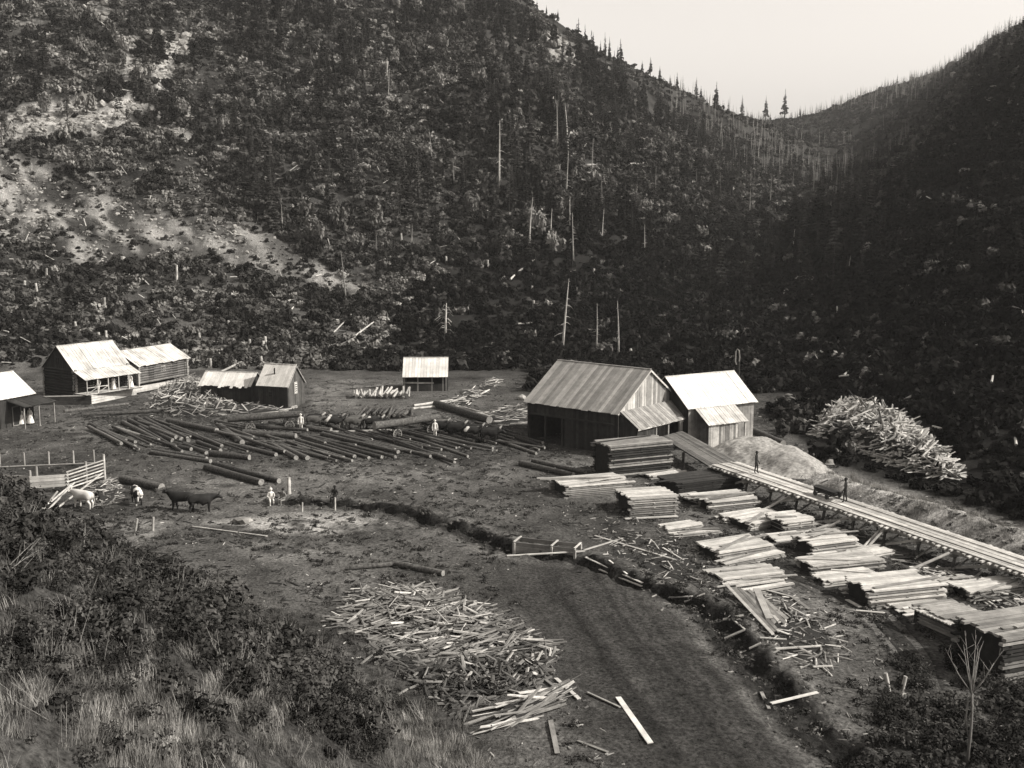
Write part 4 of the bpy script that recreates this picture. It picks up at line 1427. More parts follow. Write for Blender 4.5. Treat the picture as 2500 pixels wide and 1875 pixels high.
# ------------------------------------------------------------------ heaps of slabs
def heap(name, label, poly, h, nchild, nrest, ldir, spread, lens, mat='slab', thick=.06, w=(.12, .26), cat='slab heap', zoff=0.0, tilt=.22, spec='slab', mixw=(8, 2, 1)):
    P = [hit(*p) for p in poly]
    xy = [(p.x, p.y) for p in P]
    cx = sum(p[0] for p in xy) / len(xy); cy = sum(p[1] for p in xy) / len(xy)
    o = empty(name, on(cx, cy), label, cat)
    x0, x1 = min(p[0] for p in xy), max(p[0] for p in xy); y0, y1 = min(p[1] for p in xy), max(p[1] for p in xy)
    ring = xy + [xy[0]]
    def place(k):
        while True:
            x, y = random.uniform(x0, x1), random.uniform(y0, y1)
            if inpoly(np.array([x]), np.array([y]), xy)[0]: break
        dist = poly_dist(np.array([x]), np.array([y]), ring)[0]
        hh = h * min(1.0, dist / 2.2) ** .7
        z = ground_z(x, y) + zoff + hh * (random.uniform(.75, 1.0) if k else random.uniform(.1, .8)) + .05
        a = R(random.gauss(ldir, spread)); t = random.gauss(0, tilt) * (.4 + hh / max(h, .01))
        L = random.uniform(*lens)
        d = Vector((math.cos(a) * math.cos(t), math.sin(a) * math.cos(t), math.sin(t)))
        c = Vector((x, y, z + abs(d.z) * L * .25))
        return frame_mat(c - d * L / 2, c + d * L / 2, Vector((-d.y, d.x, random.gauss(0, .4))), random.uniform(*w), thick * random.uniform(.7, 1.5))
    T = Matrix.Translation(-o.location)
    for i in range(nchild):
        link(spec, unit_slab(random.choices([mat, 'slabgrey', 'slabdark'], mixw)[0], random.randrange(5)), o, T @ place(True))
    if nrest:
        k = MB()
        src = [unit_slab(mat, v) for v in range(5)]
        dat = [([v.co.copy() for v in m.vertices], [tuple(p.vertices) for p in m.polygons]) for m in src]
        for i in range(nrest):
            mt = T @ place(False); vs, fs = dat[i % 5]; n0 = len(k.v)
            k.v += [tuple(mt @ v) for v in vs]
            for f in fs: k.f.append(tuple(n0 + q for q in f)); k.m.append(0)
        r = k.obj('buried_' + spec + 's', M['slab' if h > 2 else 'slabgrey'], o); r['kind'] = 'stuff'
    # packed dark inside of the heap
    k = MB()
    n = len(xy)
    top = []
    for (x, y) in xy:
        xx, yy = x + (cx - x) * .35, y + (cy - y) * .35
        top.append(Vector((xx, yy, ground_z(xx, yy) + zoff + h * .55)) - o.location)
    bot = [Vector((x + (cx - x) * .08, y + (cy - y) * .08, ground_z(x, y) - .2)) - o.location for x, y in xy]
    k.v = [tuple(p) for p in bot + top]
    for i in range(n): k.f.append((i, (i + 1) % n, n + (i + 1) % n, n + i)); k.m.append(0)
    k.f.append(tuple(range(n, 2 * n))); k.m.append(0)
    k.obj('heap_core', M['core'], o)
    return o


heap('slab_heap', 'big sprawling heap of pale mill slabs in the foreground', [Z7(*p) for p in ((540, 545), (640, 360), (860, 330), (1050, 330), (1300, 400), (1460, 470), (1640, 600), (1840, 680), (1620, 720), (1180, 780), (900, 740), (700, 620))],
     .42, 300, 800, 14, 42, (.35, 2.2), w=(.06, .2), tilt=.16, mixw=(7, 3, 2))
heap('slab_heap', 'smaller heap of long pale slabs below the big foreground heap', [Z7(*p) for p in ((1470, 1150), (1490, 1050), (1700, 990), (1890, 945), (1860, 1020), (1740, 1120), (1600, 1170))],
     .45, 26, 20, 38, 9, (1.8, 3.6), w=(.1, .22))
heap('splinter_scatter', 'scattered upright splinters between the two foreground slab heaps', [Z7(*p) for p in ((1180, 860), (1500, 780), (1850, 700), (1870, 800), (1760, 900), (1500, 960), (1250, 960))],
     .2, 70, 0, 60, 60, (.5, 1.6), tilt=.5, cat='slab heap')
heap('slab_heap', 'huge pale slab pile thrown on the hillside right of the mill', [(1980, 1062), (1985, 1038), (2030, 1012), (2130, 1005), (2215, 1036), (2250, 1066), (2300, 1105), (2335, 1150), (2360, 1176), (2300, 1178), (2220, 1155), (2120, 1112), (2060, 1085)],
     2.6, 300, 1500, 35, 30, (.7, 2.3), 'slab', thick=.09, w=(.14, .34), tilt=.3, mixw=(8, 2, .5))
heap('chip_heap', 'pale heap of chips and edgings beside the low bark shed', [(345, 1000), (400, 945), (470, 925), (520, 945), (540, 975), (590, 1000), (560, 1018), (450, 1022)],
     1.3, 240, 300, 40, 50, (.5, 1.5), 'slab', thick=.07, tilt=.4)
heap('edging_scatter', 'litter of edgings in front of the plank cabin', [(520, 985), (620, 980), (700, 1000), (690, 1012), (600, 1012), (530, 1012)], .25, 60, 0, 10, 40, (.5, 1.8))
heap('edging_scatter', 'litter of pale edgings on the rise behind the slab pile', [(1085, 985), (1150, 950), (1210, 920), (1225, 935), (1180, 970), (1120, 1005)], .4, 90, 60, 40, 30, (.6, 2.4))
heap('edging_scatter', 'litter of edgings left of the far end of the mill', [(1170, 1010), (1270, 985), (1300, 1010), (1280, 1040), (1200, 1040)], .25, 60, 0, 5, 30, (.6, 2.2))
heap('edging_scatter', 'litter of edgings and bark beside the wheel track', [(1780, 1450), (1900, 1450), (2020, 1510), (2080, 1600), (2000, 1660), (1900, 1600), (1850, 1520)], .08, 200, 0, 30, 60, (.2, 1.1), w=(.05, .13), thick=.045)
heap('edging_scatter', 'litter of broken boards under the right end of the tramway', [(2200, 1370), (2330, 1400), (2520, 1450), (2560, 1560), (2420, 1480), (2280, 1430)], .25, 150, 0, 10, 40, (.6, 2.2))
heap('edging_scatter', 'litter of boards under the middle of the tramway', [(1880, 1240), (2020, 1275), (2200, 1350), (2180, 1400), (2020, 1330), (1900, 1290)], .2, 90, 0, 8, 35, (.6, 2.4))
heap('edging_scatter', 'litter of bark and boards between the square stack and the ditch', [(1430, 1290), (1650, 1300), (1760, 1400), (1740, 1460), (1600, 1420), (1450, 1350)], .06, 150, 0, 20, 60, (.15, .8), w=(.04, .11), thick=.04)
heap('hay_scatter', 'pale heap of straw and sticks behind the white cow', [(225, 1190), (270, 1165), (300, 1195), (280, 1235), (235, 1240)], .5, 90, 60, 30, 50, (.4, 1.3), w=(.05, .12))

# slab pile by the little shed: two rows of slabs laid on each other with their ends to the viewer
o = empty('slab_pile', hit(930, 1000), 'two-tier pile of pale slabs stacked before the little shed', 'slab pile')
for tier, (xs, y0, y1, n) in enumerate((((1180, 1540), 450, 560, 18), ((1130, 1520), 335, 425, 22))):
    for i in range(n):
        x = xs[0] + (xs[1] - xs[0]) * (i + .5) / n + random.uniform(-8, 8)
        lean = random.uniform(-30, 45)
        a = hit(*Z2(x - lean, y1)); c = at(*Z2(x + lean, y0), z=1.2 if tier else .8)
        c = a + Vector((lean / 60 + random.uniform(-.2, .2), random.uniform(1.6, 2.6), random.uniform(.5, 1.1)))
        a.z += .1 + random.uniform(0, .5); c.z += random.uniform(.0, .3)
        wlog('slab_log', o, o.location, a, c, random.uniform(.09, .17), 'snag' if tier else 'bark', 'snag')
k = MB(); pa, pc = hit(*Z2(1190, 540)), hit(*Z2(1530, 540))
k.beam(pa + Vector((0, 1.5, .15)) - o.location, pc + Vector((0, 1.5, .15)) - o.location, 1.6, .5); k.obj('pile_core', M['core'], o)

# pale sawdust mound below the engine house
def mound(name, label, poly, h, mat, seed):
    P = [at(*p, z=0) for p in poly]
    xy = [(p.x, p.y) for p in P]; ring = xy + [xy[0]]
    x0, x1 = min(p[0] for p in xy) - .5, max(p[0] for p in xy) + .5; y0, y1 = min(p[1] for p in xy) - .5, max(p[1] for p in xy) + .5
    nx, ny = 90, 60
    X, Y = np.meshgrid(np.linspace(x0, x1, nx), np.linspace(y0, y1, ny))
    dist = poly_dist(X, Y, ring); ins = inpoly(X, Y, xy)
    dd = np.where(ins, dist, -dist)
    Z = np.vectorize(ground_z)(X, Y) + h * sstep(0, 3.2, dd) - .25 * sstep(.3, -.3, dd) + np.where(ins, (fbm(X, Y, 1.3, 4, seed) - .5) * .7 * sstep(0, 1, dd), 0)
    o = link(name, grid_mesh(name, X, Y, Z, mat))
    return tag(o, label, 'mound')


mound('sawdust_mound', 'long pale sawdust mound spilling from the engine house beside the tramway', [(1700, 1095), (1760, 1078), (1840, 1070), (1930, 1085), (2000, 1108), (2050, 1150), (2030, 1166), (1900, 1162), (1830, 1130), (1760, 1115)], 1.15, M['sawdust'], 81)

# ------------------------------------------------------------------ the corral fence at the left
o = empty('corral_fence', hit(80, 1190), 'pole and plank corral fence with leaning braces at the left edge', 'fence')
rt = o.location
def fp(u, v, z): return at(u, v, z)
F0, F1, F2, F3 = at(-60, 1198, 0), at(75, 1206, 0), at(165, 1200, 0), at(255, 1172, 0)
for i, z in enumerate((1.35, 1.1, .72, .4)):
    board('rail', o, rt, Vector((F0.x, F0.y, z)), Vector((F1.x, F1.y, z)), .2 if i < 2 else .14, .07, (0, 0, 1), 'board' if i != 2 else 'oldboard')
for i, z in enumerate((1.3, 1.05, .8, .55)):
    board('rail', o, rt, Vector((F1.x, F1.y, z)), Vector((F2.x, F2.y, z + .02)), .23, .06, (0, 0, 1), 'board')
for i in range(6):
    z = .25 + i * .27
    wlog('rail', o, rt, Vector((F2.x, F2.y - .1, z)), Vector((F3.x, F3.y - .1, z + .1)), .065, 'snag')
for F, h in ((F0, 1.5), (F1, 1.9), (lerp(F1, F2, .12) + Vector((0, .4, 0)), 2.1), (F2, 1.6), (lerp(F2, F3, .5), 2.0), (F3, 2.2)):
    wlog('post', o, rt, Vector((F.x, F.y + .1, -.4)), Vector((F.x, F.y + .1, h)), .11, 'snag' if F is F3 else 'snagdark')
for a, c, zt in (((80, 1262), (172, 1185), 1.3), ((100, 1262), (182, 1178), 1.4), ((120, 1256), (250, 1155), 1.5), ((95, 1258), (140, 1200), .9)):
    p0 = hit(*a); s_, t_ = ray(*c); y = (zt - HC) / t_
    wlog('brace_pole', o, rt, p0, Vector((s_ * y, y, zt)), .08, 'snag')
o = empty('back_rail_fence', hit(60, 1140), 'dark low rail fence behind the corral', 'fence')
for i, z in enumerate((.4, .8, 1.1)):
    wlog('rail', o, o.location, at(-40, 1142, z), at(232, 1130, z), .06, 'snagdark' if i else 'bark')
for u in (0, 60, 120, 180, 230):
    p = at(u, 1141 - u * .04, 0); wlog('post', o, o.location, p - Vector((0, 0, .4)), p + Vector((0, 0, 1.25)), .09, 'snagdark')
o = tag(wlog('fence_post', None, (0, 0, 0), hit(706, 1205) - Vector((0, 0, .3)), hit(704, 1205) + Vector((0.05, 0, 1.35)), .16, 'snag'), 'thick white post standing alone in the middle of the yard', 'post')
for i, (u, v, h, lx) in enumerate(((328, 1300, 1.0, .25), (372, 1296, 1.0, .12))):
    p = hit(u, v)
    tag(wlog('stake', None, (0, 0, 0), p - Vector((0, 0, .3)), p + Vector((lx, 0, h)), .09, 'snag'), ('left', 'right')[i] + ' one of two short white stakes below the cows', 'stake')
for i, (u, v, h, lx) in enumerate(((1840 + 335, 1698, 1.1, -.3), (2198, 1696, .9, .2))):
    p = hit(u, v)
    tag(wlog('stake', None, (0, 0, 0), p - Vector((0, 0, .2)), p + Vector((lx, 0, h)), .1, 'snag'), ('left', 'right')[i] + ' one of two pale splinters standing beside the wheel track', 'stake')
for i, (u, v, h, lx) in enumerate(((737, 1249, .7, .06), (818, 1246, 1.0, .02))):
    p = hit(u, v)
    tag(wlog('stake', None, (0, 0, 0), p - Vector((0, 0, .2)), p + Vector((lx, 0, h)), .07, 'snag'), ('left', 'right')[i] + ' one of two small pale stakes at the head of the ditch', 'stake')


# ------------------------------------------------------------------ bodies grown from a skeleton
def skin_mesh(name, verts, edges, rad, mats, sub=1):
    me = bpy.data.meshes.new(name); me.from_pydata(verts, edges, []); me.update()
    ob = bpy.data.objects.new(name, me); COL.objects.link(ob)
    md = ob.modifiers.new('skin', 'SKIN'); md.use_smooth_shade = True
    sv = me.skin_vertices[0].data
    for i, r in enumerate(rad):
        sv[i].radius = r if isinstance(r, tuple) else (r, r)
        sv[i].use_root = i == 0
    sb = ob.modifiers.new('sub', 'SUBSURF'); sb.levels = sub; sb.render_levels = sub
    dg = bpy.context.evaluated_depsgraph_get(); dg.update()
    out = bpy.data.meshes.new_from_object(ob.evaluated_get(dg))
    out.name = name
    bpy.data.objects.remove(ob); bpy.data.meshes.remove(me)
    out.materials.clear()
    for m in mats: out.materials.append(m)
    out.polygons.foreach_set('use_smooth', [True] * len(out.polygons))
    return out


def append_mb(me, mb, mats):
    """join extra faces (ears, fingers, horns) into a body mesh"""
    bm = bmesh.new(); bm.from_mesh(me)
    vs = [bm.verts.new(v) for v in mb.v]
    for f, m in zip(mb.f, mb.m):
        try:
            fc = bm.faces.new([vs[i] for i in f]); fc.material_index = m; fc.smooth = True
        except ValueError: pass
    bm.to_mesh(me); bm.free()
    me.materials.clear()
    for m in mats: me.materials.append(m)


def cattle_mesh(name, mats, head='up', horn=.28, step=0.0):
    hz = {'up': (1.28, 1.42, 1.28), 'level': (1.2, 1.22, 1.02), 'down': (.95, .62, .3)}[head]
    hx = {'up': (.98, 1.22, 1.5), 'level': (1.0, 1.3, 1.58), 'down': (1.0, 1.2, 1.3)}[head]
    V = [(-.72, 0, 1.14), (-.3, 0, 1.06), (.15, 0, 1.02), (.55, 0, 1.06), (.78, 0, 1.14), (hx[0], 0, hz[0]), (hx[1], 0, hz[1]), (hx[2], 0, hz[2]), (-.95, 0, 1.2)]
    E = [(0, 1), (1, 2), (2, 3), (3, 4), (4, 5), (5, 6), (6, 7), (0, 8)]
    Rr = [(.33, .37), (.38, .40), (.40, .43), (.34, .42), (.25, .33), (.17, .24), (.15, .16), (.09, .09), (.18, .22)]
    for sg in (-1, 1):
        n = len(V); dx = step * sg
        V += [(.58, .19 * sg, .8), (.56 + dx * .4, .19 * sg, .44), (.57 + dx, .19 * sg, .12), (.61 + dx, .19 * sg, .03)]
        E += [(3, n), (n, n + 1), (n + 1, n + 2), (n + 2, n + 3)]; Rr += [.15, .085, .06, .075]
        n = len(V); dx = -step * sg
        V += [(-.7, .2 * sg, .86), (-.58 + dx * .4, .21 * sg, .66), (-.84 + dx * .7, .2 * sg, .46), (-.78 + dx, .2 * sg, .12), (-.73 + dx, .2 * sg, .03)]
        E += [(0, n), (n, n + 1), (n + 1, n + 2), (n + 2, n + 3), (n + 3, n + 4)]; Rr += [.2, .14, .075, .06, .075]
    me = skin_mesh(name, V, E, Rr, mats[:1])
    k = MB()
    p = Vector((hx[1], 0, hz[1]))
    for sg in (-1, 1):
        if horn: k.tube([p + Vector((-.02, .1 * sg, .1)), p + Vector((0, (.1 + horn * .8) * sg, .16)), p + Vector((.14, (.1 + horn * .9) * sg, .14 + horn * .55)), ], [.04, .032, .008], 6, 1)
        k.tube([p + Vector((-.06, .1 * sg, .03)), p + Vector((-.1, .2 * sg, .04)), p + Vector((-.12, .3 * sg, 0))], [.03, .06, .012], 6, 0)
    k.tube([(-1.05, 0, 1.28), (-1.14, 0, 1.1), (-1.16, 0, .7), (-1.14, 0, .5)], [.035, .025, .02, .045], 6, 0)
    append_mb(me, k, mats)
    return me


def hide_mat(name, dark, light, thr):
    m, nt, b_ = new_mat(name, .7)
    tc = N(nt, 'ShaderNodeTexCoord')
    n = noise(nt, 1.3, 1, tc.outputs['Object'], .4)
    c = ramp(nt, n, [(thr - .02, dark), (thr + .02, light)])
    nt.links.new(c, b_.inputs['Base Color'])
    return m


M['hideblack'] = plain_mat('black_hide', .008, .02, 3, .6)
M['hidewhite'] = plain_mat('white_hide', .4, .52, 3, .7)
M['hidepied'] = hide_mat('pied_hide', .012, .5, .5)
M['hidepied2'] = hide_mat('pied_hide_pale', .02, .5, .58)
M['hidegrey'] = plain_mat('grey_hide', .05, .1, 3, .7)
M['horn'] = plain_mat('horn', .3, .45, 5, .5)
COW = {(h, p): cattle_mesh('cattle_body', [M[h], M['horn']], p, st[0], st[1]) for h, p, st in (
    ('hideblack', 'up', (.22, .1)), ('hideblack', 'level', (.3, .0)), ('hidewhite', 'level', (.12, .08)), ('hidepied', 'down', (.12, .05)), ('hidepied2', 'level', (.3, .05)), ('hidegrey', 'level', (.3, .1)))}


def cattle(name, u, v, deg, hide, pose, label, cat='cow', group=None, sc=1.0):
    p = hit(u, v); p.z -= .02
    o = link(name, COW[(hide, pose)])
    o.location = p; o.rotation_euler = (0, 0, R(deg)); o.scale = (sc, sc, sc)
    return tag(o, label, cat, group)


cattle('cow', 204, 1240, 155, 'hidewhite', 'level', 'white cow standing beside the corral fence')
cattle('cow', 334, 1230, 120, 'hidepied', 'down', 'black-and-white cow with lowered head in the yard')
cattle('cow', 446, 1246, 172, 'hideblack', 'up', 'black cow facing left with raised horns, left of the dark pair', sc=1.05)
cattle('cow', 492, 1250, 12, 'hideblack', 'level', 'black cow standing tail to the horned black cow')
cattle('cow', 1352, 1048, -5, 'hidegrey', 'level', 'grey cow standing in the dark under the mill eaves')


def team(us, vs, lab, n, deg):
    """yoked oxen two by two"""
    for i in range(n):
        t = i / (n - 1)
        u = us[0] + (us[1] - us[0]) * t; v = vs[0] + (vs[1] - vs[0]) * t
        p = hit(u, v)
        nrm = Vector((-math.sin(R(deg)), math.cos(R(deg)), 0)); fw = Vector((math.cos(R(deg)), math.sin(R(deg)), 0))
        for sg, nm in ((-1, 'near'), (1, 'far')):
            q = p + nrm * (sg * .48) + fw * random.uniform(-.1, .1)
            hide = random.choice(['hideblack', 'hideblack', 'hidegrey', 'hidepied2'])
            o = link('draft_ox', COW[(hide, 'level')]); o.location = on(q.x, q.y, -.02); o.rotation_euler = (0, 0, R(deg + random.uniform(-4, 4)))
            tag(o, nm + ' side ox of the ' + ORD[i] + ' yoke from the wagon in the ' + lab + ' ox team', 'ox', 'oxen of the ' + lab + ' team')
        k = MB(); k.beam(-nrm * .75 + Vector((0, 0, 1.48)), nrm * .75 + Vector((0, 0, 1.48)), .12, .12)
        for sg in (-1, 1):
            c = nrm * (sg * .48)
            k.tube([c - nrm * .15 + Vector((0, 0, 1.45)), c - nrm * .15 + Vector((0, 0, .85)), c + nrm * .15 + Vector((0, 0, .85)), c + nrm * .15 + Vector((0, 0, 1.45))], [.02] * 4, 5)
        y = k.obj('ox_yoke', M['oldboard'], None, loc=p + fw * .92)
        tag(y, 'wooden yoke on the ' + ORD[i] + ' pair from the wagon in the ' + lab + ' ox team', 'yoke', 'ox yokes')


team((770, 915), (1044, 1050), 'left', 4, -4)
team((1075, 1200), (1058, 1078), 'right', 4, -8)


def wagon(u0, v0, u1, v1, log_px, lab):
    p0, p1 = hit(u0, v0), hit(u1, v1)
    p0.z = p1.z = min(p0.z, p1.z)
    d = (p1 - p0).normalized(); n = Vector((-d.y, d.x, 0)); U = Vector((0, 0, 1))
    o = empty('log_wagon', (p0 + p1) / 2, 'heavy four-wheeled log wagon behind the ' + lab + ' ox team', 'wagon', 'log wagons')
    rt = o.location
    for p in (p0, p1):
        board('axle', o, rt, p - n * .85 + U * .5, p + n * .85 + U * .5, .14, .16, d, 'darkboard')
        board('bunk', o, rt, p - n * .9 + U * .95, p + n * .9 + U * .95, .2, .2, d, 'darkboard')
        for q in (-.85, .85):
            c = p + n * q + U * .5 - rt
            k = MB(); nn = 20; base = len(k.v)
            for rr, w in ((.5, -.05), (.5, .05), (.42, .05), (.42, -.05)):
                for j in range(nn):
                    a = 2 * math.pi * j / nn
                    k.v.append(tuple(c + d * (rr * math.cos(a)) + U * (rr * math.sin(a)) + n * w))
            for q_ in range(4):
                for j in range(nn):
                    k.f.append((q_ * nn + j, q_ * nn + (j + 1) % nn, ((q_ + 1) % 4) * nn + (j + 1) % nn, ((q_ + 1) % 4) * nn + j)); k.m.append(0)
            w_ = k.obj('wheel', M['oldboard'], o)
            k = MB()
            for j in range(5):
                a = math.pi * j / 5; e_ = d * (.45 * math.cos(a)) + U * (.45 * math.sin(a)); k.beam(c - e_, c + e_, .05, .05)
            k.obj('spokes', M['oldboard'], w_)
            k = MB(); k.tube([c - n * .12, c + n * .12], [.1, .1], 10); k.obj('hub', M['iron'], w_)
    board('reach', o, rt, p0 + U * .62, p1 + U * .62 + d * 1.6, .12, .12, n, 'darkboard')
    a, c = log_px
    L0 = p0 - d * 2.2 + U * 1.45 - n * .1; L1 = p1 + d * 1.5 + U * 1.5
    lg = link('log', unit_log('bark', 1), None, frame_mat(L0, L1, (0, 0, 1), .4, .4)); tag(lg, 'long log loaded on the wagon of the ' + lab + ' ox team', 'log', 'logs on wagons')


wagon(610, 1052, 705, 1046, ((545, 1035), (725, 1008)), 'left')
wagon(960, 1068, 1042, 1056, ((925, 1043), (1060, 1018)), 'right')


# ------------------------------------------------------------------ people
def person(u, v, deg, kind, label, z=None, sit=False, hat=True):
    """kind: man / woman / boy"""
    p = hit(u, v) if z is None else at(u, v, z)
    return person_at(p, deg, kind, label, sit, hat)


PCACHE = {}


def person_meshes(kind, sit):
    if (kind, sit) in PCACHE: return PCACHE[(kind, sit)]
    dz = -.48 if sit else 0
    V = [(0, 0, .95 + dz), (0, .01, 1.12 + dz), (0, .015, 1.32 + dz), (0, .0, 1.46 + dz), (0, 0, 1.53 + dz), (0, -.015, 1.62 + dz), (0, 0, 1.72 + dz)]
    E = [(i, i + 1) for i in range(6)]
    Rr = [(.16, .11), (.135, .1), (.18, .115), (.1, .075), (.055, .055), (.075, .09), (.06, .07)]
    hands = []
    for sg in (-1, 1):
        n = len(V)
        wr = (.27 * sg, -.12, .86 + dz) if not sit else (.16 * sg, -.34, .62)
        V += [(.2 * sg, 0, 1.42 + dz), (.27 * sg, .02, 1.13 + dz), wr]
        E += [(3, n), (n, n + 1), (n + 1, n + 2)]; Rr += [.062, .05, .033]
        hands.append((Vector(wr), (Vector(wr) - Vector(V[n + 1])).normalized(), sg))
        n = len(V)
        if sit: V += [(.1 * sg, -.03, .42), (.13 * sg, -.44, .46), (.13 * sg, -.42, .08), (.13 * sg, -.55, .04)]
        else: V += [(.095 * sg, 0, .88), (.1 * sg, -.02 - .06 * sg, .48), (.1 * sg, .02 - .08 * sg, .08), (.11 * sg, -.13 - .08 * sg, .035)]
        E += [(0, n), (n, n + 1), (n + 1, n + 2), (n + 2, n + 3)]; Rr += [.095, .068, .048, .045]
    me = skin_mesh('person_body', V, E, Rr, [M['black']])
    k = MB()
    for w, d, sg in hands:      # palm, four fingers, thumb
        sd = Vector((0, 1, 0)); sd = (sd - d * sd.dot(d)).normalized(); nn = d.cross(sd).normalized()
        k.tube([w, w + d * .05, w + d * .1], [.03, .042, .036], 6, 2)
        for j, L in enumerate((.065, .078, .072, .055)):
            b0 = w + d * .09 + sd * ((j - 1.5) * .02)
            k.tube([b0, b0 + d * L * .55, b0 + d * L * .95 + nn * (.02 * sg)], [.0095, .009, .006], 5, 2)
        b0 = w + d * .04 - sd * .035
        k.tube([b0, b0 + d * .035 - sd * .02, b0 + d * .065 - sd * .02], [.012, .011, .007], 5, 2)
    hz = 1.62 + dz          # nose, ears, eyes
    k.tri((-.012, -.1, hz - .02), (.012, -.1, hz - .02), (0, -.125, hz - .03), 2); k.tri((0, -.1, hz + .02), (-.012, -.1, hz - .02), (0, -.125, hz - .03), 2); k.tri((.012, -.1, hz - .02), (0, -.1, hz + .02), (0, -.125, hz - .03), 2)
    for sg in (-1, 1):
        k.tube([(.075 * sg, 0, hz - .03), (.088 * sg, .005, hz), (.078 * sg, .01, hz + .03)], [.008, .018, .008], 5, 2)
        k.tube([(.028 * sg, -.092, hz + .015), (.028 * sg, -.1, hz + .015)], [.01, .008], 6, 3)
    k.tube([(-.025, -.094, hz - .055), (.025, -.094, hz - .055)], [.006, .006], 5, 3)
    upper = {'man': 'black', 'woman': 'white', 'light': 'white', 'boy': 'grey'}[kind]
    lower = {'man': 'black', 'woman': 'white', 'light': 'grey', 'boy': 'black'}[kind]
    mats = [M[upper], M[lower], M['skin'], M['hair']]
    for pl in me.polygons:
        c = pl.center
        pl.material_index = 2 if c.z > 1.5 + dz else (1 if c.z < .98 + dz or (sit and c.z < .6) else 0)
        if abs(c.x) < .12 and c.z > 1.66 + dz or (c.z > 1.56 + dz and c.y > .03): pl.material_index = 3
    append_mb(me, k, mats)
    parts = []
    if kind == 'woman':
        b_ = MB(); nn = 16; prof = ((1.12, .15), (.98, .2), (.6, .3), (.12, .42))
        for z_, r_ in prof:
            for j in range(nn):
                a = 2 * math.pi * j / nn; rr = r_ * (1 + .06 * math.sin(5 * a))
                b_.v.append((rr * math.cos(a), rr * math.sin(a) * .9, z_ + dz * (1 if z_ > .5 else .2)))
        for i in range(len(prof) - 1):
            for j in range(nn):
                b_.f.append((i * nn + j, (i + 1) * nn + j, (i + 1) * nn + (j + 1) % nn, i * nn + (j + 1) % nn)); b_.m.append(0)
        parts.append(('skirt', b_.mesh('skirt', M['white'], True)))
        b_ = MB(); b_.tube([(0, .06, 1.66 + dz), (0, .1, 1.68 + dz)], [.05, .035], 8); parts.append(('hair_bun', b_.mesh('hair_bun', M['hair'], True)))
    else:
        b_ = MB(); b_.tube([(0, 0, 1.70 + dz), (0, 0, 1.715 + dz)], [.16, .15], 14); b_.tube([(0, 0, 1.715 + dz), (0, 0, 1.8 + dz), (0, 0, 1.82 + dz)], [.1, .09, .06], 12)
        parts.append(('hat', b_.mesh('hat', M['black'] if kind != 'light' else M['white'], True)))
    PCACHE[(kind, sit)] = (me, parts)
    return PCACHE[(kind, sit)]


def person_at(p, deg, kind, label, sit=False, hat=True):
    me, parts = person_meshes(kind, sit)
    o = link('person', me); o.location = p; o.rotation_euler = (0, 0, R(deg))
    for nm, m_ in parts: link(nm, m_, o)
    return tag(o, label, 'person')


person_at(tpos(tr_d[1] + .8)[0] + Vector((0, 0, .06)), 60, 'man', 'man in dark clothes standing on the tramway near the mill')
c, dr, sd = tpos(tr_d[1] + 10.4)
person_at(c + Vector((0, 0, .06)) + sd * .2, -120, 'man', 'man in dark clothes standing on the tramway by the flat car')
person_at(LH.P(4.2, -1.5, 1.2), -30, 'woman', 'woman in white dress on the porch, left of two')
person_at(LH.P(6.4, -1.9, 1.2), -20, 'woman', 'woman in white dress on the porch, right of two')
person_at(LH.P(2.2, -1.4, 1.2), -20, 'light', 'person in white shirt behind the porch railing')
person(52, 1037, 10, 'woman', 'woman in long white dress before the barn porch, left of two')
person(74, 1035, -10, 'woman', 'woman in long white dress before the barn porch, right of two')
person(62, 1031, 0, 'man', 'person in dark clothes between the two women by the barn')
person(662, 1232, 20, 'light', 'person in pale shirt sitting on the ground left of the white post', sit=True)
person(692, 1233, -30, 'boy', 'person sitting on the ground in front of the white post', sit=True)
person(735, 1052, 10, 'light', 'driver in pale shirt walking behind the left ox team')
person(1062, 1068, 10, 'light', 'driver in pale shirt beside the right log wagon')
person(818, 1226, -20, 'man', 'man in dark clothes bending at the head of the ditch', sit=True)

# boulders
def rock(name, u, v, r, label, mat='rock', seed=0, flat=.6, group=None, rs=2):
    p = hit(u, v)
    bm = bmesh.new(); bmesh.ops.create_icosphere(bm, subdivisions=rs, radius=1.0)
    rr = random.Random(seed + int(u) * 7 + int(v))
    ph = [rr.uniform(0, 6) for _ in range(6)]
    for vt in bm.verts:
        c = vt.co; f = 1 + .22 * math.sin(2.3 * c.x + ph[0]) * math.sin(2.7 * c.y + ph[1]) + .16 * math.sin(4.1 * c.z + ph[2] + 2 * c.x) + rr.uniform(-.13, .13)
        vt.co = Vector((c.x * f * r, c.y * f * r * .85, c.z * f * r * flat))
    me = bpy.data.meshes.new(name); bm.to_mesh(me); bm.free(); me.materials.append(M[mat])
    o = link(name, me); o.location = p + Vector((0, 0, r * flat * .25)); o.rotation_euler = (0, 0, rr.uniform(0, 6))
    return tag(o, label, 'rock', group)


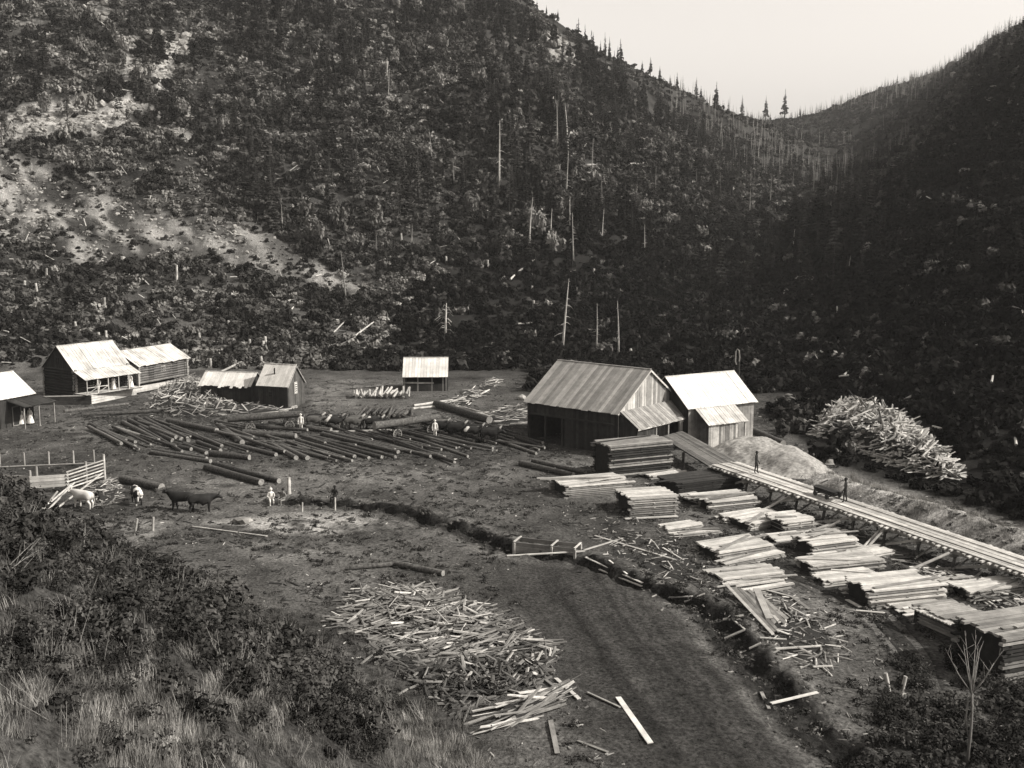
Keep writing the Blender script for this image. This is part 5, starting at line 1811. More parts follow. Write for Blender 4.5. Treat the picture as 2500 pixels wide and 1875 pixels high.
rock('boulder', 592, 1276, .7, 'pale boulder lying in the yard below the seated people')
rock('boulder', 2025, 1134, .55, 'pale boulder on the crest of the sawdust mound')
rock('boulder', 718, 996, .4, 'pale stone at the corner of the plank cabin')
rock('boulder', 416, 1812, .22, 'small white stone in the foreground grass')
rock('boulder', 2472, 770, 1.5, 'pale curved boulder on the dark right hillside')
rock('boulder', 2326, 640, 1.0, 'round pale boulder high on the dark right hillside')
rock('boulder', 2360, 644, .6, 'small pale boulder beside the round one on the dark hillside')
rock('boulder', 1275, 975, .7, 'white rock at the far left corner of the mill')
for i, (u, v) in enumerate(((2115, 933), (2160, 925), (2200, 990), (2010, 870), (2290, 930), (2330, 970), (2420, 945), (2445, 990), (2300, 1060), (2060, 925), (2072, 926), (2145, 820), (2480, 1100), (1985, 990), (2420, 1055), (2380, 880))):
    p = hit(u, v)
    a = random.uniform(0, 3.1)
    q = p + Vector((math.cos(a), math.sin(a), 0)) * random.uniform(.8, 1.6)
    q = on(q.x, q.y)
    tag(wlog('fallen_stick', None, (0, 0, 0), p + Vector((0, 0, .5)), q + Vector((0, 0, .7)), .12, 'snag'), 'pale fallen wood fragment on the dark right hillside, ' + ORD[i] + ' of the scattered ones', 'stick', 'pale wood bits on the right hill')

heap('bark_heap', 'dark litter of bark and broken slabs below the big foreground heap', [Z7(*p) for p in ((700, 640), (900, 760), (1180, 800), (1640, 740), (1860, 720), (1840, 900), (1500, 1000), (1300, 1120), (1200, 1080), (1000, 900), (760, 760))], .3, 260, 200, 40, 70, (.3, 1.3), 'slabdark', w=(.08, .22), tilt=.4, mixw=(6, 2, 3), cat='bark litter')


# ------------------------------------------------------------------ vegetation prototypes
PROTO = bpy.data.collections.new('plant_prototypes')      # not linked to the scene: only a store for scattered plants


def rv(r, a=1.0):
    return Vector((r.gauss(0, a), r.gauss(0, a), r.gauss(0, a)))


def leaf(k, c, nrm, size, r, m=0, asp=1.6):
    nrm = nrm.normalized()
    a = nrm.cross(Vector((r.gauss(0, 1), r.gauss(0, 1), r.gauss(0, 1)))).normalized()
    b_ = nrm.cross(a)
    a = a * (size * asp / 2); b_ = b_ * (size / 2)
    k.quad(c - a, c - a * .1 + b_, c + a, c - a * .1 - b_, m)


def shrub_mesh(seed, n, size, mat, h=.8, stems=True, lobes=6):
    r = random.Random(seed); k = MB()
    L = [(Vector((r.gauss(0, .42), r.gauss(0, .42), h * r.uniform(.25, .75))), r.uniform(.25, .5)) for _ in range(lobes)]
    for i in range(n):
        c0, rad = L[i % lobes]
        d = rv(r).normalized()
        c = c0 + d * (rad * r.random() ** .35); c.z = abs(c.z) * h / .8
        leaf(k, c, d + Vector((0, 0, .5)) + rv(r, .5), size * r.uniform(.6, 1.3), r)
    if stems:
        for c0, rad in L[:4]: k.tube([(c0.x * .2, c0.y * .2, -.1), tuple(c0 * .7), tuple(c0 + Vector((0, 0, rad * .6)))], [.03, .02, .008], 4, 1)
    return k.mesh('shrub', [M[mat], M['trunk']])


def crown_mesh(seed, h, rad, mat, n_lev=22, start=.12, gap=.15, droop=.35):
    r = random.Random(seed); k = MB()
    lev = 0
    for i in range(n_lev):
        t = start + (1 - start) * (i / n_lev) ** .9
        z = h * t
        rr = rad * ((1 - t) / (1 - start)) ** .85 * r.uniform(.75, 1.1) + .06
        nb = r.randint(5, 7) if t < .8 else 4
        a0 = r.uniform(0, 6.28)
        for j in range(nb):
            if r.random() < gap: continue
            a = a0 + 6.283 * j / nb + r.uniform(-.3, .3)
            L = rr * r.uniform(.6, 1.15)
            d = Vector((math.cos(a), math.sin(a), 0)); s_ = Vector((-d.y, d.x, 0))
            p = Vector((0, 0, z))
            m1 = p + d * L * .5 + Vector((0, 0, -L * droop * .35)); e_ = p + d * L + Vector((0, 0, -L * droop + L * .12 * r.random()))
            w = L * r.uniform(.2, .32) + .08
            k.quad(p, m1 - s_ * w + Vector((0, 0, -w * .4)), e_, m1 + s_ * w * .2 + Vector((0, 0, .06 * L)))
            k.quad(p, m1 - s_ * w * .2 + Vector((0, 0, .06 * L)), e_, m1 + s_ * w + Vector((0, 0, -w * .4)))
            if L > .5:
                for q in (.45, .75):
                    c = p + (e_ - p) * q
                    leaf(k, c + Vector((0, 0, -.12 * L)), s_ + rv(r, .4), L * .45, r, 0, 1.2)
    k.quad((0, 0, h * 1.03), (.05, 0, h * .93), (0, .05, h * .9), (-.05, 0, h * .93))
    return k.mesh('crown', M[mat])


def trunk_mesh(seed, h, r0, mat='trunk', lean=.02):
    r = random.Random(seed); k = MB()
    pts = [(r.gauss(0, lean) * h * t * .3, r.gauss(0, lean) * h * t * .3, h * t - (.4 if t == 0 else 0)) for t in (0, .3, .65, 1)]
    k.tube(pts, [r0, r0 * .8, r0 * .5, r0 * .1], 7)
    return k.mesh('trunk', M[mat], True)


def snag_mesh(seed, h, r0, nb, blen, mat, up=-.15, lo=.25):
    r = random.Random(seed); k = MB()
    dx, dy = r.gauss(0, .02) * h, r.gauss(0, .02) * h
    pts = [Vector((dx * t * t, dy * t * t, h * t - (.4 if t == 0 else 0))) for t in (0, .25, .5, .75, 1)]
    k.tube(pts, [r0, r0 * .85, r0 * .65, r0 * .42, r0 * .12], 7)
    for i in range(nb):
        t = lo + (1 - lo) * r.random(); a = r.uniform(0, 6.28); L = blen * (1.15 - t) * r.uniform(.5, 1.2)
        p = Vector((dx * t * t, dy * t * t, h * t)); d = Vector((math.cos(a), math.sin(a), up + r.gauss(0, .15)))
        k.tube([p, p + d * L * .6, p + d * L + Vector((0, 0, -.12 * L))], [r0 * .2, r0 * .13, r0 * .05], 4, cap=False)
    return k.mesh('dead_trunk', M[mat], True)


def grass_mesh(seed, n, h, mat, spread=.35, w=.012, bend=.45):
    r = random.Random(seed); k = MB()
    for i in range(n):
        b_ = Vector((r.gauss(0, spread), r.gauss(0, spread), -.05)); a = r.uniform(0, 6.28)
        d = Vector((math.cos(a), math.sin(a), 0)); s_ = Vector((-d.y, d.x, 0)); hh = h * r.uniform(.4, 1.1); bd = bend * r.uniform(.1, 1.0) * hh
        m1 = b_ + d * bd * .3 + Vector((0, 0, hh * .6)); e_ = b_ + d * bd + Vector((0, 0, hh))
        k.quad(b_ - s_ * w, b_ + s_ * w, m1 + s_ * w * .8, m1 - s_ * w * .8); k.tri(m1 - s_ * w * .8, m1 + s_ * w * .8, e_)
    return k.mesh('grass_tuft', M[mat])


def proto_col(name, meshes):
    c = bpy.data.collections.new(name)
    for i, m_ in enumerate(meshes):
        c.objects.link(bpy.data.objects.new('%s_%02d' % (name, i), m_))
    return c


def scatter(name, pts, scl, col, nproto, label=None, cat=None, zs=None, tilt=.15, ys=None):
    """uncountable growth: one object that places plants at its points"""
    me = bpy.data.meshes.new(name)
    n = len(pts)
    me.vertices.add(n); me.vertices.foreach_set('co', np.asarray(pts, np.float32).ravel())
    sc = np.asarray(scl, np.float32)
    zz = sc if zs is None else np.asarray(zs, np.float32)
    a = me.attributes.new('scl', 'FLOAT_VECTOR', 'POINT'); a.data.foreach_set('vector', np.stack([sc, sc if ys is None else np.asarray(ys, np.float32), zz], 1).ravel())
    rot = np.stack([RNG.normal(0, tilt, n), RNG.normal(0, tilt, n), RNG.uniform(0, 6.283, n)], 1).astype(np.float32)
    a = me.attributes.new('rot', 'FLOAT_VECTOR', 'POINT'); a.data.foreach_set('vector', rot.ravel())
    a = me.attributes.new('pick', 'INT', 'POINT'); a.data.foreach_set('value', RNG.integers(0, nproto, n).astype(np.int32))
    o = link(name, me)
    ng = bpy.data.node_groups.new(name + '_nodes', 'GeometryNodeTree')
    ng.interface.new_socket('Geometry', in_out='INPUT', socket_type='NodeSocketGeometry')
    ng.interface.new_socket('Geometry', in_out='OUTPUT', socket_type='NodeSocketGeometry')
    gi = ng.nodes.new('NodeGroupInput'); go = ng.nodes.new('NodeGroupOutput')
    ci = ng.nodes.new('GeometryNodeCollectionInfo'); ci.inputs['Collection'].default_value = col
    ci.inputs['Separate Children'].default_value = True; ci.inputs['Reset Children'].default_value = True
    ip = ng.nodes.new('GeometryNodeInstanceOnPoints'); ip.inputs['Pick Instance'].default_value = True
    def na(nm, typ):
        x = ng.nodes.new('GeometryNodeInputNamedAttribute'); x.data_type = typ; x.inputs['Name'].default_value = nm
        return x.outputs['Attribute']
    er = ng.nodes.new('FunctionNodeEulerToRotation')
    ng.links.new(na('rot', 'FLOAT_VECTOR'), er.inputs[0])
    ng.links.new(gi.outputs[0], ip.inputs['Points']); ng.links.new(ci.outputs[0], ip.inputs['Instance'])
    ng.links.new(na('pick', 'INT'), ip.inputs['Instance Index']); ng.links.new(er.outputs[0], ip.inputs['Rotation'])
    ng.links.new(na('scl', 'FLOAT_VECTOR'), ip.inputs['Scale']); ng.links.new(ip.outputs[0], go.inputs[0])
    md = o.modifiers.new('scatter', 'NODES'); md.node_group = ng
    return tag(o, label, cat, None, 'stuff')


def gz_v(x, y):
    s = x / y
    i = np.clip(np.searchsorted(S_AX, s) - 1, 0, len(S_AX) - 2); j = np.clip(np.searchsorted(Y_AX, y) - 1, 0, len(Y_AX) - 2)
    a = (s - S_AX[i]) / (S_AX[i + 1] - S_AX[i]); b_ = (y - Y_AX[j]) / (Y_AX[j + 1] - Y_AX[j])
    return (GZ[j, i] * (1 - a) + GZ[j, i + 1] * a) * (1 - b_) + (GZ[j + 1, i] * (1 - a) + GZ[j + 1, i + 1] * a) * b_


def sample(n, y0, y1, s0=-.58, s1=.58):
    """even over the ground"""
    y = np.sqrt(RNG.uniform(y0 * y0, y1 * y1, n)); s = RNG.uniform(s0, s1, n)
    x = s * y
    z = gz_v(x, y)
    u, v = proj(x, y, z)
    return x, y, z, u, v


BUILT = [(LH, 4), (CW, 3), (MILL, 4), (EH, 4), (LB, 3)]


def clear_of_buildings(x, y, m=2.0):
    ok = np.ones(len(x), bool)
    for b_, _ in BUILT:
        dx, dy = x - b_.A.x, y - b_.A.y
        l = dx * b_.d.x + dy * b_.d.y; w = dx * b_.n.x + dy * b_.n.y
        ok &= ~((l > -m) & (l < b_.L + m) & (w > -m - 1) & (w < b_.W + m))
    for cx, cy, rad in ((-34, 131.5, 6), (-28, 129, 4.5), (-11, 140.5, 5), (-14, 128, 7)):
        ok &= np.hypot(x - cx, y - cy) > rad
    return ok


SHR = proto_col('hill_shrub', [shrub_mesh(i, 150, .34, 'brush') for i in range(4)])
SHD = proto_col('dark_shrub', [shrub_mesh(20 + i, 150, .34, 'brushdark') for i in range(4)])
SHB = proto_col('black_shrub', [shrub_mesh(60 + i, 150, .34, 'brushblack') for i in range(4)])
SHP = proto_col('pale_shrub', [shrub_mesh(40 + i, 130, .30, 'brushpale', .7) for i in range(3)])

# brush on the valley sides
x, y, z, u, v = sample(140000, 68, 430)
hillp = np.maximum(sstep(.6, 2.2, z), (y > 158) | inpoly(u, v, [(1850, 1010), (2000, 950), (2650, 880), (2650, 1300), (2420, 1250), (2250, 1194), (2120, 1160), (2010, 1116), (1930, 1060)]) | ((u > 1300) & (y > 128) & (v < 960))) * (side_of_toe(x, y) < 0)
hillp = hillp * (1 - soft_poly(u, v, [(1960, 1080), (1980, 1010), (2120, 985), (2260, 1030), (2330, 1100), (2370, 1180), (2300, 1190), (2200, 1165), (2060, 1110)], 8)) * (poly_dist(x, y, BERM) > 2.4)
bare = np.maximum(soft_poly(u, v, BARE, 22), soft_poly(u, v, BARE2, 14)) * (u < 950)
dens = hillp * np.where(y > 260, .62, .85) * (1 - .68 * bare)
rocky = np.zeros(len(x))
for poly in ([(355, 70), (470, 80), (462, 128), (435, 155), (405, 225), (385, 270), (368, 170)], [(288, 85), (337, 88), (328, 165), (318, 240), (296, 200)], [(335, 236), (425, 290), (510, 365), (565, 395), (430, 335)], [(145, 355), (205, 400), (280, 475), (228, 442)], [(-40, 275), (140, 245), (330, 238), (355, 262), (310, 312), (200, 335), (120, 340), (-40, 340)], [(1330, 80), (1390, 90), (1420, 160), (1350, 150)], [(215, 20), (270, 0), (275, 70), (240, 55)]):
    rocky = np.maximum(rocky, soft_poly(u, v, poly, 10))
dens *= 1 - .97 * rocky
cl = fbm(x, y, 9, 3, 91)
dens *= .4 + .6 * sstep(.3, .5, cl)
right = sstep(1880, 2050, u + (v - 700) * .0) * (y < 330)
keep = (RNG.random(len(x)) < dens) & clear_of_buildings(x, y)
x, y, z, u, v, right, bare = (q[keep] for q in (x, y, z, u, v, right, bare))
cl2 = fbm(x, y, 26, 3, 95)
low = (u < 900) & (v > 640)
rnd = RNG.random(len(x))
dark = (rnd < .25 + .5 * sstep(.45, .62, cl2) + .2 * low) | (right > .5)
dark |= (v > 640) & (u > 900) & (rnd < .92)
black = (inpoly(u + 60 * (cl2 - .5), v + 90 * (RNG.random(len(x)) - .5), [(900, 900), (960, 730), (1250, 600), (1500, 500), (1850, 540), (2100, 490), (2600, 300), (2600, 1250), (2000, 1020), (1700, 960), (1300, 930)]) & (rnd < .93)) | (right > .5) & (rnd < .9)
cl3 = fbm(x, y, 15, 3, 99)
dark = ((rnd < .12 + .75 * sstep(.44, .58, cl3) + .15 * low)) & ~black
pale = (~dark) & (~black) & (RNG.random(len(x)) < .3 + .5 * sstep(.5, .38, cl2) + .3 * (bare > .3))
mid = ~dark & ~pale & ~black
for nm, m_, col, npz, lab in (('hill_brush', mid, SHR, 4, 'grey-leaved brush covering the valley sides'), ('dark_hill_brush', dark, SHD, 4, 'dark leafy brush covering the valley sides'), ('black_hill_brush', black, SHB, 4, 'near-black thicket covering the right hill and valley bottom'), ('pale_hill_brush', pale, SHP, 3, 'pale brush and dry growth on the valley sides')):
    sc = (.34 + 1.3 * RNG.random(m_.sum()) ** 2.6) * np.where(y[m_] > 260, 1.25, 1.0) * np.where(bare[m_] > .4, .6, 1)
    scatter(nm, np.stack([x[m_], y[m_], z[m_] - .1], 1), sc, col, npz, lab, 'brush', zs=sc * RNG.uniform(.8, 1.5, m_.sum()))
# far slopes
x, y, z, u, v = sample(24000, 430, 900, -.1, .58)
keep = RNG.random(len(x)) < .55 * sstep(.3, .5, fbm(x, y, 20, 3, 97)) + .1
x, y, z = x[keep], y[keep], z[keep]
sc = RNG.uniform(1.0, 2.4, len(x))
h_ = RNG.random(len(x)) < .5
scatter('far_brush', np.stack([x, y, z - .2], 1)[h_], sc[h_], SHD, 4, 'dark brush on the far slopes', 'brush')
scatter('far_grey_brush', np.stack([x, y, z - .2], 1)[~h_], sc[~h_], SHR, 4, 'grey brush on the far slopes', 'brush')

# ------------------------------------------------------------------ conifers: countable ones stand singly
CR = [crown_mesh(200 + i, 10, r_, 'conifer', 24, st, gp) for i, (r_, st, gp) in enumerate(((1.7, .10, .12), (1.4, .15, .18), (2.0, .12, .2), (1.2, .2, .25), (1.8, .25, .3), (1.5, .08, .1)))]
CRB = [crown_mesh(220 + i, 10, r_, 'coniferblack', 22, st, .15) for i, (r_, st) in enumerate(((1.7, .1), (1.4, .12), (2.0, .15)))]
CRP = [crown_mesh(230 + i, 10, r_, 'coniferpale', 20, st, gp, .3) for i, (r_, st, gp) in enumerate(((1.6, .2, .35), (1.9, .3, .4), (1.3, .25, .45)))]
TK = [trunk_mesh(250 + i, 10, .2) for i in range(3)]


def conifer(x, y, h, label, group, pale=False, slim=1.0, cat='tree', name='conifer'):
    p = on(x, y, -.2)
    o = empty(name, p, label, cat, group, random.uniform(0, 6.28))
    s_ = h / 10
    t = link('trunk', random.choice(TK), o); t.scale = (s_ * 1.1, s_ * 1.1, s_)
    c = link('crown', random.choice(CRP if pale is True else CRB if pale == 'black' else CR), o); c.scale = (s_ * slim, s_ * slim, s_)
    return o


sky_px = [(1311, 28, 9), (1334, 40, 8), (1362, 62, 20), (1407, 84, 17), (1428, 98, 30), (1448, 110, 25), (1466, 112, 20), (1477, 124, 45), (1488, 130, 40), (1508, 134, 28),
          (1568, 160, 22), (1588, 165, 38), (1611, 180, 27), (1636, 190, 18), (1653, 205, 32), (1700, 238, 40), (1711, 246, 28), (1748, 256, 50), (1778, 258, 24),
          (1812, 262, 40), (1870, 262, 50), (1916, 268, 62), (1953, 275, 24), (2190, 214, 22), (2225, 205, 18), (2278, 196, 16)]
for i, (u_, v_, hp) in enumerate(sky_px):
    # stand it on the ridge: the highest ground seen in that direction
    s_, t_ = ray(u_, v_)
    ii = int(np.searchsorted(S_AX, s_)); m_ = Y_AX > 150
    el = (GZ[:, ii] - HC) / Y_AX
    j = np.argmax(np.where(m_, el, -9)); yy = Y_AX[j] - 2
    h = max(4.0, hp / FPX * yy * 1.08 + 2.0)
    conifer(s_ * yy, yy, h, ORD[i] + ' conifer from the left on the skyline ridge', 'conifers on the skyline', pale=i % 4 == 3, slim=.85)

def nth(i):
    if i < 20: return ORD[i]
    n = i + 1
    tens = ('', '', 'twent', 'thirt', 'fort', 'fift', 'sixt', 'sevent', 'eight', 'ninet')
    h = 'hundred ' if n >= 100 else ''
    n %= 100
    if n == 0: return 'hundredth'
    if n <= 20: return h + ORD[n - 1]
    return h + (tens[n // 10] + 'ieth' if n % 10 == 0 else tens[n // 10] + 'y-' + ORD[n % 10 - 1])


x, y, z, u, v = sample(2600, 182, 460, -.47, .36)
d_ = sstep(3, 8, z) * (1 - np.maximum(soft_poly(u, v, BARE, 22), soft_poly(u, v, BARE2, 20)))
zone = np.where((u > 560) & (u < 1560) & (v < 700), .55, np.where((u >= 1560) & (v < 620), .3, np.where((v < 400), .22, .03)))
zone = np.where((u > 880) & (v > 700), .5, zone)
d_ *= zone * sstep(.35, .6, fbm(x, y, 30, 3, 111))
keep = (RNG.random(len(x)) < d_) & (v < 890) & (v > -60) & (u > -40) & (u < 2120) & (rocky.size > 0)
idx = np.nonzero(keep)[0][:272]
idx = idx[np.argsort(u[idx])]
cnt = {}
for i in idx:
    if u[i] < 560: lab, gr = 'dark conifer on the rocky upper left slope', 'conifers on the rocky upper left slope'
    elif u[i] < 1000: lab, gr = 'dark conifer on the steep slope above the houses', 'conifers on the steep slope above the houses'
    elif u[i] < 1560: lab, gr = 'dark conifer on the shadowed middle slope left of the spur', 'conifers on the middle slope'
    else: lab, gr = 'dark conifer on the spur slope below the skyline saddle', 'conifers on the spur'
    cnt[gr] = cnt.get(gr, -1) + 1
    lab = nth(cnt[gr]) + ' conifer from the left' + lab[len('dark conifer'):]
    conifer(x[i], y[i], random.uniform(7, 15) if v[i] < 650 else random.uniform(5, 10), lab, gr, pale=('black' if v[i] > 560 and u[i] > 1000 else random.random() < .2), slim=random.uniform(.8, 1.15))

# conifers beyond the single ones: the rest of the wooded slope
x, y, z, u, v = sample(6000, 185, 450, -.47, .36)
far_mid = proto_col('slope_conifer', [crown_mesh(290 + i, 10, r_, 'conifer', 16, .1, .2) for i, r_ in enumerate((1.7, 1.3, 2.0))])
d_ = sstep(3, 8, z) * (1 - np.maximum(soft_poly(u, v, BARE, 22), soft_poly(u, v, BARE2, 20)))
keep = RNG.random(len(x)) < d_ * np.where((u > 560) & (u < 1560) & (v < 640), .3, np.where((v < 420) | (u > 1560), .16, .0)) * sstep(.4, .6, fbm(x, y, 28, 3, 171))
scatter('slope_wood', np.stack([x, y, z - .2], 1)[keep], .3 + .9 * RNG.random(keep.sum()) ** 1.6, far_mid, 3, 'small dark conifers thickening the wooded left slope', 'wood', tilt=.04)

# broad-leaved trees, rounder and paler than the conifers
BRC = [shrub_mesh(700 + i, 360, .2, 'broad', .95, False, 9) for i in range(5)]
x, y, z, u, v = sample(1500, 180, 400, -.47, .22)
keep = (z > 4) & (RNG.random(len(x)) < .2 * sstep(.4, .6, fbm(x, y, 35, 3, 161)) * (1 - soft_poly(u, v, BARE, 20)) * (1 - soft_poly(u, v, BARE2, 20))) & (v < 640) & (v > -40)
idx = np.nonzero(keep)[0][:110]; idx = idx[np.argsort(u[idx])]
for q_, i in enumerate(idx):
    h = random.uniform(3.2, 6.5)
    o = empty('broadleaf_tree', on(x[i], y[i], -.2), nth(q_) + ' rounded pale broad-leaved tree from the left on the wooded slope', 'tree', 'broad-leaved trees on the slope', random.uniform(0, 6))
    t = link('trunk', random.choice(TK), o); t.scale = (h / 10 * 1.3, h / 10 * 1.3, h / 11)
    c = link('crown', random.choice(BRC), o); c.location = (0, 0, h * .28); c.scale = (h * .36, h * .36, h * .62)

# far woods read as one mass
far_live = proto_col('far_conifer', [crown_mesh(270 + i, 10, 1.6, 'conifer', 12, .1, .2) for i in range(3)])
far_dead = proto_col('far_dead_tree', [snag_mesh(280 + i, 10, .17, 14, 1.3, 'snagdark') for i in range(4)])
x, y, z, u, v = sample(9000, 300, 960, .12, .56)
keep = (RNG.random(len(x)) < np.where(y > 430, .34, .08) * sstep(.3, .55, fbm(x, y, 45, 3, 117)))
x, y, z = x[keep], y[keep], z[keep]; sc = RNG.uniform(.4, .85, len(x))
scatter('far_wood', np.stack([x, y, z - .2], 1), sc, far_live, 3, 'distant conifer wood on the far slopes', 'wood', tilt=.03)
x, y, z, u, v = sample(6500, 420, 900, .14, .5)
keep = RNG.random(len(x)) < .5 * sstep(.35, .55, fbm(x, y, 60, 3, 119))
x, y, z = x[keep], y[keep], z[keep]
scatter('far_dead_wood', np.stack([x, y, z - .2], 1), RNG.uniform(.5, 1.0, len(x)), far_dead, 4, 'distant burnt wood of grey dead trunks at the head of the valley', 'wood', tilt=.03)
# dark wood of the right hill
x, y, z, u, v = sample(3200, 130, 420, .3, .6)
keep = (RNG.random(len(x)) < .2) & (z > 9)
x, y, z = x[keep], y[keep], z[keep]
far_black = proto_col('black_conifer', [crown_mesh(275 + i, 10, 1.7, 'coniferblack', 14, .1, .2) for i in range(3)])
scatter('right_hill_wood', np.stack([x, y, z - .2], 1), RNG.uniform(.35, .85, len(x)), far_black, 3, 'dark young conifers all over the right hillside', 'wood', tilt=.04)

# ------------------------------------------------------------------ pale dead trees and stumps, one by one
SN = [snag_mesh(300 + i, 10, .2, nb, 1.5, m_) for i, (nb, m_) in enumerate(((10, 'snag'), (16, 'snag'), (22, 'snagdark'), (6, 'snag'), (28, 'snagdark')))]


def snag(u_, v_, hp, k, label, wide=1.0):
    p = hit(u_, v_); h = hp / pxm(p)
    o = link('dead_tree', SN[k]); o.location = p; o.scale = (h / 10 * wide, h / 10 * wide, h / 10); o.rotation_euler = (random.gauss(0, .03), random.gauss(0, .03), random.uniform(0, 6))
    return tag(o, label, 'dead tree', 'dead trees on the slopes')


SNAGS = [(1054, 396, 80, 3), (1218, 458, 160, 3), (1292, 602, 120, 3), (1373, 855, 175, 0), (1393, 590, 110, 1), (1382, 480, 110, 0), (1108, 455, 65, 3), (1083, 428, 60, 2),
         (1470, 590, 80, 3), (1574, 620, 72, 0), (1360, 390, 140, 2), (1386, 385, 130, 3), (1470, 520, 90, 2), (1548, 560, 70, 3), (1850, 395, 62, 0), (1668, 290, 40, 3), (1935, 475, 55, 2),
         (1936, 610, 50, 1), (2072, 660, 36, 3), (1510, 865, 130, 3), (1456, 860, 120, 2), (1345, 600, 90, 3), (1400, 640, 120, 2), (1445, 420, 80, 2), (1600, 480, 70, 2), (1700, 470, 60, 2), (1760, 480, 60, 2),
         (1830, 520, 60, 2), (1880, 500, 70, 2), (1985, 470, 70, 2), (2040, 480, 70, 2), (945, 200, 60, 3), (948, 240, 70, 2), (1005, 600, 50, 3), (920, 620, 55, 2), (690, 560, 60, 2)]
SNAGS.sort(key=lambda q: q[0])
for i, (u_, v_, hp, k) in enumerate(SNAGS):
    snag(u_, v_, hp, k, nth(i) + ' bare dead trunk from the left standing on the slopes')
# the dead tree with drooping bare branches behind the little shed
o = empty('drooping_dead_tree', hit(1087, 832), 'pale dead tree with drooping bare branches behind the little shed', 'dead tree')
hh = 92 / pxm(o.location)
k = MB(); k.tube([(0, 0, -.3), (.1, 0, hh * .5), (.25, 0, hh)], [.2, .16, .05], 8); k.obj('trunk', M['snag'], o, True)
for i in range(13):
    t = min(.97, .3 + .68 * i / 13 + random.gauss(0, .03)); sg = random.choice((1, -1)) * random.uniform(.6, 1); L = (2.4 * (1.2 - t) + .5) * random.uniform(.5, 1.2)
    k = MB(); p = Vector((.15, 0, hh * t)); k.tube([p, p + Vector((sg * L * .5, random.gauss(0, .3), .12)), p + Vector((sg * L, random.gauss(0, .4), -.5))], [.055, .045, .015], 5); k.obj('branch', M['snag'], o)
# dark slender trunk left of it
snag(845, 742, 130, 2, 'dark slender bare trunk standing above the plank cabin')
# fallen trunks on the slopes
for a, c, r_, lab in (((1266, 672), (1315, 632), .22, 'bright fallen trunk high on the dark middle slope'), ((862, 833), (925, 785), .14, 'thin pale fallen trunk above the plank cabin'), ((1246, 690), (1256, 680), .2, 'short pale log below the bright fallen trunk'),
                      ((1222, 693), (1232, 684), .22, 'stubby pale log left of the short pale log'), ((910, 858), (965, 872), .16, 'pale fallen pole left of the little shed'), ((540, 918), (590, 894), .16, 'pale pole leaning up the slope behind the bark shed'),
                      ((205, 20), (280, 95), .35, 'long bright fallen trunk high on the upper left slope'), ((1265, 799), (1340, 795), .14, 'long grey pole lying on the dark slope behind the mill'), ((815, 820), (845, 790), .12, 'grey leaning pole left of the thin fallen trunk'),
                      ((1760, 460), (1690, 395), .3, 'long grey trunk lying down the spur slope'), ((1430, 410), (1575, 405), .3, 'horizontal grey trunk across the middle slope'), ((1295, 270), (1340, 245), .3, 'grey trunk lying high on the middle slope')):
    lay_log('fallen_tree', a, c, r_, lab, None, 'fallen trunk', 'snag', lift=.5, cut='snag')
stumps = [(114, 682, 24), (90, 715, 21), (149, 748, 17), (255, 752, 23), (372, 780, 17), (242, 830, 16), (259, 827, 17), (487, 830, 15), (515, 898, 20), (638, 893, 20), (610, 850, 19), (648, 840, 16),
          (642, 853, 18), (667, 850, 10), (532, 767, 14), (559, 800, 15), (432, 690, 40), (774, 893, 13), (60, 700, 12), (330, 760, 12), (185, 800, 12), (980, 590, 18), (1090, 644, 16), (1190, 655, 18), (1328, 545, 14), (1450, 670, 12), (1300, 720, 20), (1303, 750, 14), (1540, 870, 16)]
stumps.sort()
SM = []
for i in range(3):
    k = MB(); rr = random.Random(i); k.tube([(0, 0, -.4), (0, 0, .15), (.03, 0, .7), (.02, .02, 1.0)], [.42, .28, .24, .22], 9, 0, True, 1, .1, rr); SM.append(k.mesh('stump', [M['snag'], M['cut']], True))
for i, (u_, v_, hp) in enumerate(stumps):
    p = hit(u_, v_); h = hp / pxm(p)
    o = link('tree_stump', SM[i % 3]); o.location = p + Vector((0, 0, .2)); o.scale = (.85, .85, h); o.rotation_euler = (random.gauss(0, .05), random.gauss(0, .05), random.uniform(0, 6))
    tag(o, ORD[i] + ' pale tall stump from the left on the cleared slope', 'stump', 'pale stumps on the slope')

# rock faces and scree of the upper left slope: single blocks
rk = 0
for poly, n_, r0, r1, nm in (([(362, 78), (462, 88), (455, 122), (372, 125)], 16, 1.0, 2.6, 'of the bright square cliff on the upper left slope'), ([(372, 125), (430, 150), (400, 215), (385, 255)], 16, .4, 1.2, 'of the scree strip under the square cliff'),
                             ([(292, 88), (333, 92), (322, 160), (312, 230)], 16, .4, 1.2, 'of the narrow scree strip left of the square cliff'), ([(0, 285), (140, 252), (330, 246), (340, 262), (200, 325), (0, 325)], 60, .5, 1.5, 'of the broad rocky ledge at the far left'),
                             ([(1335, 85), (1385, 95), (1410, 150), (1355, 145)], 12, 1.0, 2.4, 'of the bright outcrop just under the skyline'), ([(215, 25), (268, 5), (272, 66)], 6, 1.2, 2.4, 'of the top left outcrop'), ([(860, 72), (955, 68), (955, 105)], 5, 1.0, 2.0, 'of the grey ledge high on the middle slope'),
                             ([(2300, 140), (2345, 110), (2350, 190), (2300, 195)], 7, 3, 6, 'of the cliff knob on the right skyline')):
    xs = [p[0] for p in poly]; ys = [p[1] for p in poly]
    pl = []
    while len(pl) < n_:
        u_, v_ = random.uniform(min(xs), max(xs)), random.uniform(min(ys), max(ys))
        if inpoly(np.array([u_]), np.array([v_]), poly)[0]: pl.append((u_, v_))
    for c_, (u_, v_) in enumerate(sorted(pl)):
        rock('rock_block', u_, v_, random.uniform(r0, r1) * .8, nth(c_) + ' rock block from the left ' + nm, 'rock', rk, random.uniform(.5, .9), 'rock blocks ' + nm, 1); rk += 1

